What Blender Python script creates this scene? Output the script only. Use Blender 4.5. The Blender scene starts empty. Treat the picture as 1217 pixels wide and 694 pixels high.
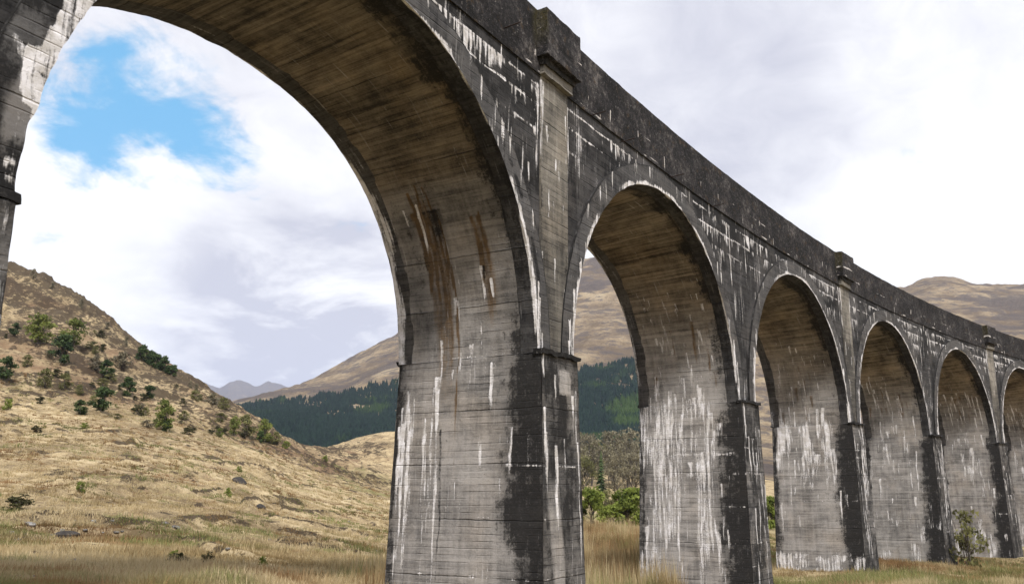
import bpy, math, random
import numpy as np
from mathutils import Matrix, Vector

rng = np.random.default_rng(7)
random.seed(7)
sc = bpy.context.scene
COL = sc.collection

# ------------------------------------------------------------------ camera
PW, PH = 1217.0, 694.0
FPX, PITCH, ROLL, YAW = 1056.85, 0.2411, 0.0097, 1.0341
CX, CY, CZ = -22.02, -11.71, 3.6
_fw = np.array([math.sin(YAW) * math.cos(PITCH), math.cos(YAW) * math.cos(PITCH), math.sin(PITCH)])
_r0 = np.array([math.cos(YAW), -math.sin(YAW), 0.0])
_u0 = np.cross(_r0, _fw)
RT = math.cos(ROLL) * _r0 + math.sin(ROLL) * _u0
UP = -math.sin(ROLL) * _r0 + math.cos(ROLL) * _u0
FW = _fw
cam = bpy.data.cameras.new('camera')
cam.sensor_width = 36.0
cam.lens = 36.0 * FPX / PW
cam.clip_start = 0.1
cam.clip_end = 60000
cam.dof.use_dof = True
cam.dof.focus_distance = 27.0
cam.dof.aperture_fstop = 2.4
camo = bpy.data.objects.new('camera', cam)
COL.objects.link(camo)
M = Matrix(((RT[0], UP[0], -FW[0], CX), (RT[1], UP[1], -FW[1], CY), (RT[2], UP[2], -FW[2], CZ), (0, 0, 0, 1)))
camo.matrix_world = M
sc.camera = camo

# ------------------------------------------------------------------ light, exposure
sc.view_settings.view_transform = 'Standard'
sc.view_settings.look = 'None'
sc.view_settings.gamma = 1.0
sc.view_settings.use_curve_mapping = False
sc.view_settings.exposure = 0.95
SUN_DIR = Vector((-0.62, -0.55, 0.95)).normalized()      # towards the sun
sun = bpy.data.lights.new('sun', 'SUN')
sun.energy = 2.5
sun.angle = math.radians(8)
sun.color = (1.0, 0.95, 0.88)
suno = bpy.data.objects.new('sun', sun)
COL.objects.link(suno)
suno.rotation_euler = SUN_DIR.to_track_quat('Z', 'Y').to_euler()


# ------------------------------------------------------------------ node helper
class NT:
    def __init__(self, tree):
        self.t = tree
        tree.nodes.clear()

    def new(self, typ, ins=None, **kw):
        n = self.t.nodes.new(typ)
        for k, v in kw.items():
            setattr(n, k, v)
        for k, v in (ins or {}).items():
            self.put(n.inputs[k], v)
        return n

    def put(self, sock, v):
        if hasattr(v, 'is_output') or isinstance(v, bpy.types.NodeSocket):
            self.t.links.new(v, sock)
        else:
            sock.default_value = v

    def math(self, op, a, b=None, c=None, clamp=False):
        n = self.t.nodes.new('ShaderNodeMath')
        n.operation = op
        n.use_clamp = clamp
        for i, v in enumerate((a, b, c)):
            if v is not None:
                self.put(n.inputs[i], v)
        return n.outputs[0]

    def vmath(self, op, a, b=None):
        n = self.t.nodes.new('ShaderNodeVectorMath')
        n.operation = op
        self.put(n.inputs[0], a)
        if b is not None:
            self.put(n.inputs[1], b)
        return n.outputs['Value'] if op in ('DOT_PRODUCT', 'LENGTH', 'DISTANCE') else n.outputs[0]

    def mul(self, v, s):
        return self.vmath('MULTIPLY', v, s)

    def noise(self, v, scale, detail=4, rough=0.55, dist=0.0):
        return self.new('ShaderNodeTexNoise', {'Vector': v, 'Scale': scale, 'Detail': detail, 'Roughness': rough, 'Distortion': dist}).outputs[0]

    def ss(self, v, lo, hi):
        n = self.t.nodes.new('ShaderNodeMapRange')
        n.interpolation_type = 'SMOOTHSTEP'
        self.put(n.inputs[0], v)
        n.inputs[1].default_value = lo
        n.inputs[2].default_value = hi
        return n.outputs[0]

    def mr(self, v, lo, hi, a, b):
        n = self.t.nodes.new('ShaderNodeMapRange')
        self.put(n.inputs[0], v)
        for i, q in enumerate((lo, hi, a, b)):
            n.inputs[i + 1].default_value = q
        return n.outputs[0]

    def mix(self, f, a, b, mode='MIX'):
        n = self.t.nodes.new('ShaderNodeMix')
        n.data_type = 'RGBA'
        n.blend_type = mode
        self.put(n.inputs[0], f)
        self.put(n.inputs[6], a if not isinstance(a, tuple) or len(a) == 4 else a + (1,))
        self.put(n.inputs[7], b if not isinstance(b, tuple) or len(b) == 4 else b + (1,))
        return n.outputs[2]

    def ramp(self, f, stops):
        n = self.t.nodes.new('ShaderNodeValToRGB')
        self.put(n.inputs[0], f)
        cr = n.color_ramp
        while len(cr.elements) < len(stops):
            cr.elements.new(0.5)
        for e, (p, c) in zip(cr.elements, stops):
            e.position = p
            e.color = tuple(c) + (1,)
        return n.outputs[0]

    def surf(self, color, rough=0.9, height=None, bump=0.3, dist=0.02, spec=0.25, transl=None):
        b = self.new('ShaderNodeBsdfPrincipled', {'Base Color': color, 'Roughness': rough})
        b.inputs['Specular IOR Level'].default_value = spec
        if height is not None:
            bn = self.new('ShaderNodeBump', {'Strength': bump, 'Distance': dist, 'Height': height})
            self.t.links.new(bn.outputs[0], b.inputs['Normal'])
        out = b.outputs[0]
        if transl:
            tr = self.new('ShaderNodeBsdfTranslucent', {'Color': color})
            mx = self.new('ShaderNodeMixShader', {0: transl, 1: out, 2: tr.outputs[0]})
            out = mx.outputs[0]
        o = self.new('ShaderNodeOutputMaterial')
        self.t.links.new(out, o.inputs[0])


def mat(name):
    m = bpy.data.materials.new(name)
    m.use_nodes = True
    return m, NT(m.node_tree)


# ------------------------------------------------------------------ sky (world)
world = bpy.data.worlds.new('World')
sc.world = world
world.use_nodes = True
n = NT(world.node_tree)
sky = n.new('ShaderNodeTexSky', sky_type='NISHITA')
sky.sun_disc = False
sky.sun_elevation = math.asin(SUN_DIR.z)
sky.sun_rotation = math.atan2(SUN_DIR.x, SUN_DIR.y)
sky.altitude = 100
tc = n.new('ShaderNodeTexCoord')
d = tc.outputs['Generated']
sep = n.new('ShaderNodeSeparateXYZ', {0: d})
dz = n.math('ADD', n.math('MAXIMUM', sep.outputs[2], 0.0), 0.22)
pl = n.new('ShaderNodeCombineXYZ', {0: n.math('DIVIDE', sep.outputs[0], dz), 1: n.math('DIVIDE', sep.outputs[1], dz), 2: 0.0}).outputs[0]
pl = n.vmath('ADD', pl, (3.1, 7.7, 0.0))
big = n.noise(pl, 0.9, 3, 0.5)
mid = n.noise(pl, 2.6, 9, 0.62, 0.3)
fine = n.noise(pl, 8.0, 8, 0.65, 0.5)


def pixdir(x, y):
    v = FW * FPX + RT * (x - PW / 2) + UP * (PH / 2 - y)
    return v / np.linalg.norm(v)


# openings in the cloud deck: blue shows where the summed field is high
hole = None
for (px, py, rad, amt) in ((215, 125, 0.17, 0.155), (125, 70, 0.19, 0.165), (90, 185, 0.10, 0.10), (255, 155, 0.09, 0.12)):
    hd = pixdir(px, py)
    dist = n.vmath('DISTANCE', d, tuple(hd))
    f = n.math('MULTIPLY', n.ss(dist, rad, 0.0), amt)
    hole = f if hole is None else n.math('ADD', hole, f)
field = n.math('ADD', n.math('MULTIPLY', mid, 1.0), n.math('MULTIPLY', fine, 0.42))
gate = n.math('ADD', n.math('SUBTRACT', field, 0.77), hole)
gate = n.math('ADD', gate, n.math('MULTIPLY', n.math('SUBTRACT', big, 0.62), 0.35))
blue = n.ss(gate, 0.02, 0.22)
# cloud brightness: grey undersides and bright tops
greyf = n.ss(n.math('ADD', n.math('MULTIPLY', n.noise(n.vmath('ADD', pl, (0.55, 1.3, 0.0)), 0.8, 4, 0.5, 0.1), 0.88), n.math('MULTIPLY', fine, 0.18)), 0.46, 0.72)
for (px, py, rad, amt) in ((330, 385, 0.24, 0.9), (430, 375, 0.18, 0.5), (880, 120, 0.30, 0.10)):
    f = n.math('MULTIPLY', n.ss(n.vmath('DISTANCE', d, tuple(pixdir(px, py))), rad, 0.02), amt)
    greyf = n.math('ADD', greyf, n.math('MULTIPLY', f, n.mr(mid, 0.36, 0.62, 0.05, 1.45)), clamp=True)
ccol = n.mix(greyf, (0.63, 0.63, 0.64), (0.355, 0.36, 0.415))
skyc = n.mul(sky.outputs[0], (0.10, 0.10, 0.10))
skyc = n.mix(0.7, skyc, (0.085, 0.315, 0.53))
outc = n.mix(blue, ccol, skyc)
bg = n.new('ShaderNodeBackground', {'Color': outc, 'Strength': 1.0})
wo = n.new('ShaderNodeOutputWorld')
n.t.links.new(bg.outputs[0], wo.inputs[0])


# ------------------------------------------------------------------ numpy noise
def _hash(ix, iy, seed):
    h = (ix.astype(np.int64) * 374761393 + iy.astype(np.int64) * 668265263 + seed * 2246822519) & 0xFFFFFFFF
    h = ((h ^ (h >> 13)) * 1274126177) & 0xFFFFFFFF
    h = h ^ (h >> 16)
    return (h & 0xFFFFFF) / float(0xFFFFFF)


def vn(x, y, seed=0):
    x = np.asarray(x, float); y = np.asarray(y, float)
    ix = np.floor(x); iy = np.floor(y)
    fx = x - ix; fy = y - iy
    fx = fx * fx * fx * (fx * (fx * 6 - 15) + 10); fy = fy * fy * fy * (fy * (fy * 6 - 15) + 10)
    a = _hash(ix, iy, seed); b = _hash(ix + 1, iy, seed); c = _hash(ix, iy + 1, seed); e = _hash(ix + 1, iy + 1, seed)
    return (a + (b - a) * fx) + ((c + (e - c) * fx) - (a + (b - a) * fx)) * fy


def fbm(x, y, seed=0, octv=4, gain=0.5):
    x = np.asarray(x, float); y = np.asarray(y, float)
    s = 0; a = 1; t = 0
    for o in range(octv):
        s = s + a * vn(x * 2 ** o + 17.3 * o, y * 2 ** o - 9.1 * o, seed + o)
        t += a; a *= gain
    return s / t


def sst(v, lo, hi):
    t = np.clip((v - lo) / (hi - lo), 0, 1)
    return t * t * (3 - 2 * t)


# ------------------------------------------------------------------ mesh helper
class MB:
    """collects grids / polygons with uv and a 4-channel colour attribute; build() links ONE mesh object"""
    def __init__(self):
        self.v = []; self.q = []; self.t = []; self.uv = []; self.c = []; self.n = 0

    def _add(self, P, uv, c):
        P = np.asarray(P, float).reshape(-1, 3)
        k = len(P)
        self.v.append(P)
        self.uv.append(np.zeros((k, 2)) if uv is None else np.asarray(uv, float).reshape(-1, 2))
        if c is None:
            c = np.tile([0, 0, 0, 0.5, 0], (k, 1))
        c = np.asarray(c, float)
        if c.shape[-1] == 4:
            c = np.concatenate([c, np.zeros(c.shape[:-1] + (1,))], -1)
        self.c.append(np.tile(c, (k, 1)) if c.ndim == 1 else c.reshape(-1, 5))
        o = self.n
        self.n += k
        return o

    def grid(self, P, uv=None, c=None, flip=False):
        a, b = P.shape[:2]
        o = self._add(P, uv, c)
        i = np.arange(a - 1)[:, None] * b + np.arange(b - 1)[None, :] + o
        f = np.stack([i, i + 1, i + b + 1, i + b], -1).reshape(-1, 4)
        self.q.append(f[:, ::-1] if flip else f)

    def tris(self, P, F, uv=None, c=None):
        o = self._add(P, uv, c)
        self.t.append(np.asarray(F) + o)

    def quads(self, P, F, uv=None, c=None):
        o = self._add(P, uv, c)
        self.q.append(np.asarray(F) + o)

    def mesh(self, name, m, smooth=True):
        v = np.concatenate(self.v); uv = np.concatenate(self.uv); c = np.concatenate(self.c)
        q = np.concatenate(self.q) if self.q else np.zeros((0, 4), int)
        t = np.concatenate(self.t) if self.t else np.zeros((0, 3), int)
        me = bpy.data.meshes.new(name)
        me.vertices.add(len(v))
        me.vertices.foreach_set('co', v.astype(np.float32).ravel())
        li = np.concatenate([q.ravel(), t.ravel()]).astype(np.int32)
        me.loops.add(len(li))
        me.loops.foreach_set('vertex_index', li)
        ls = np.concatenate([np.arange(len(q)) * 4, len(q) * 4 + np.arange(len(t)) * 3]).astype(np.int32)
        lt = np.concatenate([np.full(len(q), 4), np.full(len(t), 3)]).astype(np.int32)
        me.polygons.add(len(ls))
        me.polygons.foreach_set('loop_start', ls)
        me.polygons.foreach_set('loop_total', lt)
        me.polygons.foreach_set('use_smooth', np.full(len(ls), smooth))
        ul = me.uv_layers.new(name='UVMap')
        ul.data.foreach_set('uv', uv[li].astype(np.float32).ravel())
        ca = me.color_attributes.new('stain_shade', 'FLOAT_COLOR', 'POINT')
        ca.data.foreach_set('color', c[:, :4].astype(np.float32).ravel())
        if c[:, 4].any():
            fa = me.attributes.new('brown', 'FLOAT', 'POINT')
            fa.data.foreach_set('value', c[:, 4].astype(np.float32))
        me.update(calc_edges=True)
        me.validate()
        if m:
            me.materials.append(m)
        return me

    def build(self, name, m, parent=None, smooth=True):
        o = bpy.data.objects.new(name, self.mesh(name, m, smooth))
        COL.objects.link(o)
        o.parent = parent
        return o


def tag(o, label=None, cat=None, group=None, kind=None):
    if label: o['label'] = label
    if cat: o['category'] = cat
    if group: o['group'] = group
    if kind: o['kind'] = kind
    return o


def empty(name, loc=(0, 0, 0)):
    o = bpy.data.objects.new(name, None)
    COL.objects.link(o)
    o.location = loc
    return o


# ------------------------------------------------------------------ materials
def attr(n, name='stain_shade'):
    a = n.new('ShaderNodeAttribute', attribute_name=name)
    s = n.new('ShaderNodeSeparateColor', {0: a.outputs['Color']})
    return s.outputs[0], s.outputs[1], s.outputs[2], a.outputs['Alpha']


def concrete(name, dark, light, brown=0.0):
    m, n = mat(name)
    wh, bl, ru, tone = attr(n)
    uv = n.new('ShaderNodeUVMap', uv_map='UVMap').outputs[0]
    su = n.new('ShaderNodeSeparateXYZ', {0: uv})
    u, v = su.outputs[0], su.outputs[1]
    big = n.noise(uv, 0.55, 5, 0.6, 0.4)
    med = n.noise(uv, 3.2, 6, 0.62)
    fin = n.noise(uv, 16.0, 5, 0.65)
    streak = n.noise(n.mul(uv, (5.0, 0.30, 1.0)), 1.0, 5, 0.6)
    horiz = n.noise(n.mul(uv, (0.35, 7.0, 1.0)), 1.0, 4, 0.6)
    # board marks: one tone per board, a thin ridge at every joint
    wob = n.math('MULTIPLY', n.math('SUBTRACT', med, 0.5), 0.035)
    bv = n.math('DIVIDE', n.math('ADD', v, wob), 0.185)
    bid = n.math('FLOOR', bv)
    seg = n.math('FLOOR', n.math('DIVIDE', n.math('ADD', u, n.math('MULTIPLY', bid, 1.37)), 3.6))
    wn = n.new('ShaderNodeTexWhiteNoise', {'Vector': n.new('ShaderNodeCombineXYZ', {0: seg, 1: bid, 2: 0.0}).outputs[0]}, noise_dimensions='2D').outputs[0]
    fr = n.math('FRACT', bv)
    edge = n.math('ABSOLUTE', n.math('SUBTRACT', fr, 0.5))
    joint = n.math('MULTIPLY', n.ss(edge, 0.40, 0.5), n.ss(n.noise(n.mul(uv, (0.9, 3.0, 1.0)), 1.0, 3), 0.42, 0.62))
    # pour (lift) joints
    lv = n.math('DIVIDE', n.math('ADD', v, n.math('MULTIPLY', wob, 2.0)), 1.48)
    lfr = n.math('ABSOLUTE', n.math('SUBTRACT', n.math('FRACT', lv), 0.5))
    lift = n.math('MULTIPLY', n.ss(lfr, 0.482, 0.499), n.ss(n.noise(n.mul(uv, (0.5, 0.5, 1.0)), 1.0, 3), 0.35, 0.6))
    tv = n.math('ADD', tone, n.math('MULTIPLY', n.math('SUBTRACT', big, 0.5), 1.5))
    br = n.new('ShaderNodeAttribute', attribute_name='brown').outputs['Fac']
    tv = n.math('ADD', tv, n.math('MULTIPLY', n.math('MULTIPLY', n.math('SUBTRACT', streak, 0.5), n.math('SUBTRACT', 1.0, n.math('MULTIPLY', br, 0.8))), 0.85))
    tv = n.math('ADD', tv, n.math('MULTIPLY', n.math('MULTIPLY', n.math('SUBTRACT', horiz, 0.5), n.math('ADD', 1.0, br)), 0.85))
    hz2 = n.noise(n.mul(n.vmath('ADD', uv, (5.0, 3.0, 0.0)), (0.8, 26.0, 1.0)), 1.0, 4, 0.65)
    tv = n.math('ADD', tv, n.math('MULTIPLY', n.math('SUBTRACT', hz2, 0.5), 0.55))
    tv = n.math('ADD', tv, n.math('MULTIPLY', n.math('SUBTRACT', wn, 0.5), 0.20))
    tv = n.math('ADD', tv, n.math('ADD', n.math('MULTIPLY', n.math('SUBTRACT', fin, 0.5), 0.65), n.math('MULTIPLY', n.math('SUBTRACT', med, 0.5), 0.7)))
    tv = n.math('SUBTRACT', tv, n.math('MULTIPLY', joint, 0.24))
    tv = n.math('SUBTRACT', tv, n.math('MULTIPLY', lift, 0.35), clamp=True)
    mid_ = tuple(0.5 * (a + b) for a, b in zip(dark, light))
    base = n.ramp(tv, [(0.0, dark), (0.45, tuple(0.85 * q for q in mid_)), (1.0, light)])
    base = n.mix(br, base, n.mix(1.0, base, (0.92, 0.77, 0.56), 'MULTIPLY'))
    # warm / cool patches
    warm = n.ss(n.noise(n.vmath('ADD', uv, (31.0, 5.0, 0.0)), 0.45, 4), 0.45, 0.7)
    base = n.mix(n.math('MULTIPLY', warm, 0.30), base, n.mix(1.0, base, (1.12, 0.96, 0.76), 'MULTIPLY'))
    rf = n.ss(n.math('ADD', ru, n.math('ADD', n.math('MULTIPLY', n.math('SUBTRACT', streak, 0.5), 1.6), n.math('MULTIPLY', n.math('SUBTRACT', fin, 0.5), 0.8))), 0.25, 0.95)
    rc = n.ramp(med, [(0.3, (0.034, 0.020, 0.010)), (0.7, (0.155, 0.090, 0.034))])
    base = n.mix(n.math('MULTIPLY', rf, 0.9), base, rc)
    bsum = n.math('ADD', bl, n.math('ADD', n.math('ADD', n.math('MULTIPLY', n.math('SUBTRACT', streak, 0.5), 1.15), n.math('ADD', n.math('MULTIPLY', n.math('SUBTRACT', fin, 0.5), 1.1), n.math('MULTIPLY', n.math('SUBTRACT', big, 0.5), 1.2))), n.math('ADD', n.math('MULTIPLY', n.math('SUBTRACT', med, 0.5), 1.5), n.math('MULTIPLY', n.math('SUBTRACT', horiz, 0.5), 0.4))))
    bf = n.ss(bsum, 0.28, 0.88)
    bcol = n.ramp(n.math('ADD', n.math('MULTIPLY', fin, 0.6), n.math('MULTIPLY', med, 0.4)), [(0.35, (0.002, 0.002, 0.0025)), (0.55, (0.0080, 0.0076, 0.0080)), (0.72, (0.042, 0.039, 0.038))])
    base = n.mix(n.math('MULTIPLY', bf, 0.95), base, bcol)
    # faint general white bloom in runs
    blo = n.math('MULTIPLY', n.ss(n.noise(n.mul(n.vmath('ADD', uv, (7.0, 1.0, 0.0)), (9.0, 0.55, 1.0)), 1.0, 4, 0.6), 0.60, 0.80), 0.42)
    wsum = n.math('ADD', wh, n.math('ADD', n.math('MULTIPLY', n.math('SUBTRACT', fin, 0.5), 0.9), n.math('MULTIPLY', n.math('SUBTRACT', n.noise(n.mul(uv, (9.0, 0.6, 1.0)), 1.0, 6, 0.62), 0.5), 2.9)))
    wf = n.ss(wsum, 0.42, 0.98)
    wf = n.math('MAXIMUM', n.math('MULTIPLY', wf, 0.96), n.math('MULTIPLY', blo, n.math('SUBTRACT', 1.0, bf)))
    wcol = n.mix(n.ss(med, 0.35, 0.65), (0.76, 0.745, 0.77), (0.50, 0.475, 0.455))
    base = n.mix(wf, base, wcol)
    # bug holes
    vo = n.new('ShaderNodeTexVoronoi', {'Vector': uv, 'Scale': 5.5}, feature='F1').outputs[0]
    pit = n.math('MULTIPLY', n.ss(vo, 0.085, 0.04), n.ss(med, 0.52, 0.62))
    base = n.mix(n.math('MULTIPLY', pit, 0.8), base, (0.015, 0.014, 0.013))
    h = n.math('ADD', n.math('MULTIPLY', fin, 0.35), n.math('MULTIPLY', wn, 0.30))
    h = n.math('ADD', h, n.math('MULTIPLY', med, 0.6))
    h = n.math('SUBTRACT', h, n.math('MULTIPLY', joint, 0.5))
    h = n.math('SUBTRACT', h, n.math('MULTIPLY', lift, 1.0))
    h = n.math('SUBTRACT', h, n.math('MULTIPLY', pit, 1.0))
    h = n.math('ADD', h, n.math('MULTIPLY', wf, 0.5))
    n.surf(base, 0.88, h, 0.8, 0.03)
    return m


def mat_parapet():
    m, n = mat('weathered_parapet')
    wh, bl, ru, tone = attr(n)
    uv = n.new('ShaderNodeUVMap', uv_map='UVMap').outputs[0]
    big = n.noise(uv, 0.8, 5, 0.6, 0.4)
    med = n.noise(uv, 4.5, 7, 0.7, 0.3)
    fin = n.noise(uv, 22.0, 4, 0.7)
    t = n.math('ADD', n.math('MULTIPLY', med, 0.7), n.math('MULTIPLY', fin, 0.4))
    t = n.math('ADD', t, n.math('MULTIPLY', n.math('SUBTRACT', big, 0.5), 0.6))
    t = n.math('ADD', n.math('MULTIPLY', n.math('SUBTRACT', t, 0.55), 1.7), n.math('ADD', 0.52, n.math('MULTIPLY', n.math('SUBTRACT', tone, 0.5), 0.7)))
    base = n.ramp(t, [(0.34, (0.006, 0.0055, 0.006)), (0.52, (0.018, 0.0165, 0.018)), (0.68, (0.055, 0.050, 0.050)), (0.9, (0.17, 0.155, 0.145))])
    lich = n.math('MULTIPLY', n.ss(n.noise(n.vmath('ADD', uv, (11.0, 3.0, 0.0)), 2.2, 6, 0.68), 0.57, 0.68), 0.55)
    base = n.mix(lich, base, (0.085, 0.050, 0.018))
    mo = n.math('MULTIPLY', ru, n.ss(fin, 0.35, 0.6))
    base = n.mix(mo, base, (0.085, 0.072, 0.012))
    spk = n.math('MULTIPLY', n.ss(n.noise(n.vmath('ADD', uv, (3.0, 9.0, 0.0)), 9.0, 5, 0.7), 0.58, 0.70), 0.65)
    base = n.mix(spk, base, (0.30, 0.28, 0.27))
    wf = n.ss(n.math('ADD', wh, n.math('MULTIPLY', n.math('SUBTRACT', fin, 0.5), 1.1)), 0.36, 0.62)
    base = n.mix(n.math('MULTIPLY', wf, 0.9), base, (0.66, 0.62, 0.60))
    h = n.math('ADD', med, n.math('MULTIPLY', fin, 0.6))
    n.surf(base, 0.92, h, 0.9, 0.05)
    return m


M_FACE = concrete('sooty_concrete_wall', (0.007, 0.0068, 0.0075), (0.098, 0.094, 0.095))
M_RING = concrete('arch_ring_concrete', (0.020, 0.0195, 0.021), (0.155, 0.150, 0.150))
M_SIDE = concrete('pier_concrete', (0.034, 0.033, 0.034), (0.325, 0.308, 0.295))
M_PIL = concrete('pale_pilaster_concrete', (0.045, 0.042, 0.038), (0.270, 0.248, 0.215))
M_PAR = mat_parapet()
m, n = mat('rusty_iron')
oc = n.new('ShaderNodeTexCoord').outputs['Object']
n.surf(n.mix(n.noise(oc, 9.0), (0.012, 0.010, 0.010), (0.035, 0.022, 0.017)), 0.8)
M_IRON = m

# ------------------------------------------------------------------ VIADUCT
R = 279.04
S = 17.07
W = 4.62
PH_ = 1.08                       # pier half thickness at springing
RAD = S / 2 - PH_                # arch radius
GR = 0.0273
ZT, ZS = 14.66 + CZ, 11.68 - RAD + CZ      # parapet top, springing (at a = 0)
RW = 0.74                        # arch ring depth


def pos(a, off, z):
    a = np.asarray(a, float); off = np.asarray(off, float); z = np.asarray(z, float)
    a, off, z = np.broadcast_arrays(a, off, z)
    t = a / R
    r = R + off
    return np.stack([r * np.sin(t), -R + r * np.cos(t), z + GR * a], -1)


viaduct = empty('viaduct', (0, 0, 0))
tag(viaduct, 'long curved concrete railway viaduct of tall round arches, streaked black and white', 'viaduct')


def drips(U, V, A, ch, lst, vdir=-1):
    """lst of (u0, v0, length, width, strength): runs of wash from v0 downwards"""
    for (u0, v0, L, w, st) in lst:
        sel = (np.abs(U - u0) < w * 3 + 0.12) & (V <= v0 + 0.05) & (V >= v0 - L)
        if not sel.any():
            continue
        uu = U[sel]; vv = V[sel]
        t = (v0 - vv) / L
        seed = int(abs(u0 * 91 + v0 * 37)) % 991
        uc = u0 + 0.10 * (vn(vv * 0.9, vv * 0 + seed, 5) - 0.5) + 0.03 * (vn(vv * 3.7, vv * 0 + seed, 6) - 0.5)
        ww = w * (0.55 + 0.8 * vn(vv * 1.7, vv * 0 + seed, 8)) * (1 - 0.65 * t)
        m_ = np.clip(1.15 - (np.abs(uu - uc) / (1.25 * ww)) ** 1.5, 0, 1) * np.clip((1 - t) * 2.2, 0, 1) * st * (0.62 + 0.6 * vn(vv * 2.3 + uu * 9, vv * 0 + seed, 9))
        A[sel, ch] = np.maximum(A[sel, ch], m_)


def rand_drips(k, u0, u1, v0, v1, l0, l1, w0, w1, s0=0.7, s1=1.1, r=None):
    r = r or rng
    return [(r.uniform(min(u0, u1), max(u0, u1)), r.uniform(min(v0, v1), max(v0, v1)), l0 + (l1 - l0) * r.random() ** 2, w0 + (w1 - w0) * r.random() ** 2, r.uniform(s0, s1)) for _ in range(k)]


def blank(U, tone=0.5):
    A = np.zeros(U.shape + (5,)); A[..., 3] = tone
    return A


def hline(U, V, A, z, w, thr, st, seed, ch=0):
    """a horizontal joint weeping lime, broken by noise"""
    g = sst(vn(U * 0.45, U * 0 + z, seed) * 0.6 + vn(U * 1.9, U * 0 + z, seed + 1) * 0.4, thr, thr + 0.12)
    zz = z + 0.05 * (vn(U * 1.3, U * 0 + z * 3, seed + 2) - 0.5)
    ww = w * (0.5 + 0.9 * vn(U * 2.7, U * 0 + z, seed + 3))
    m_ = np.clip(1.15 - (np.abs(V - zz) / ww) ** 1.4, 0, 1) * g * st * (0.35 + 0.9 * vn(U * 3.1, U * 0 + z, seed + 4))
    A[..., ch] = np.maximum(A[..., ch], m_)


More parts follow.
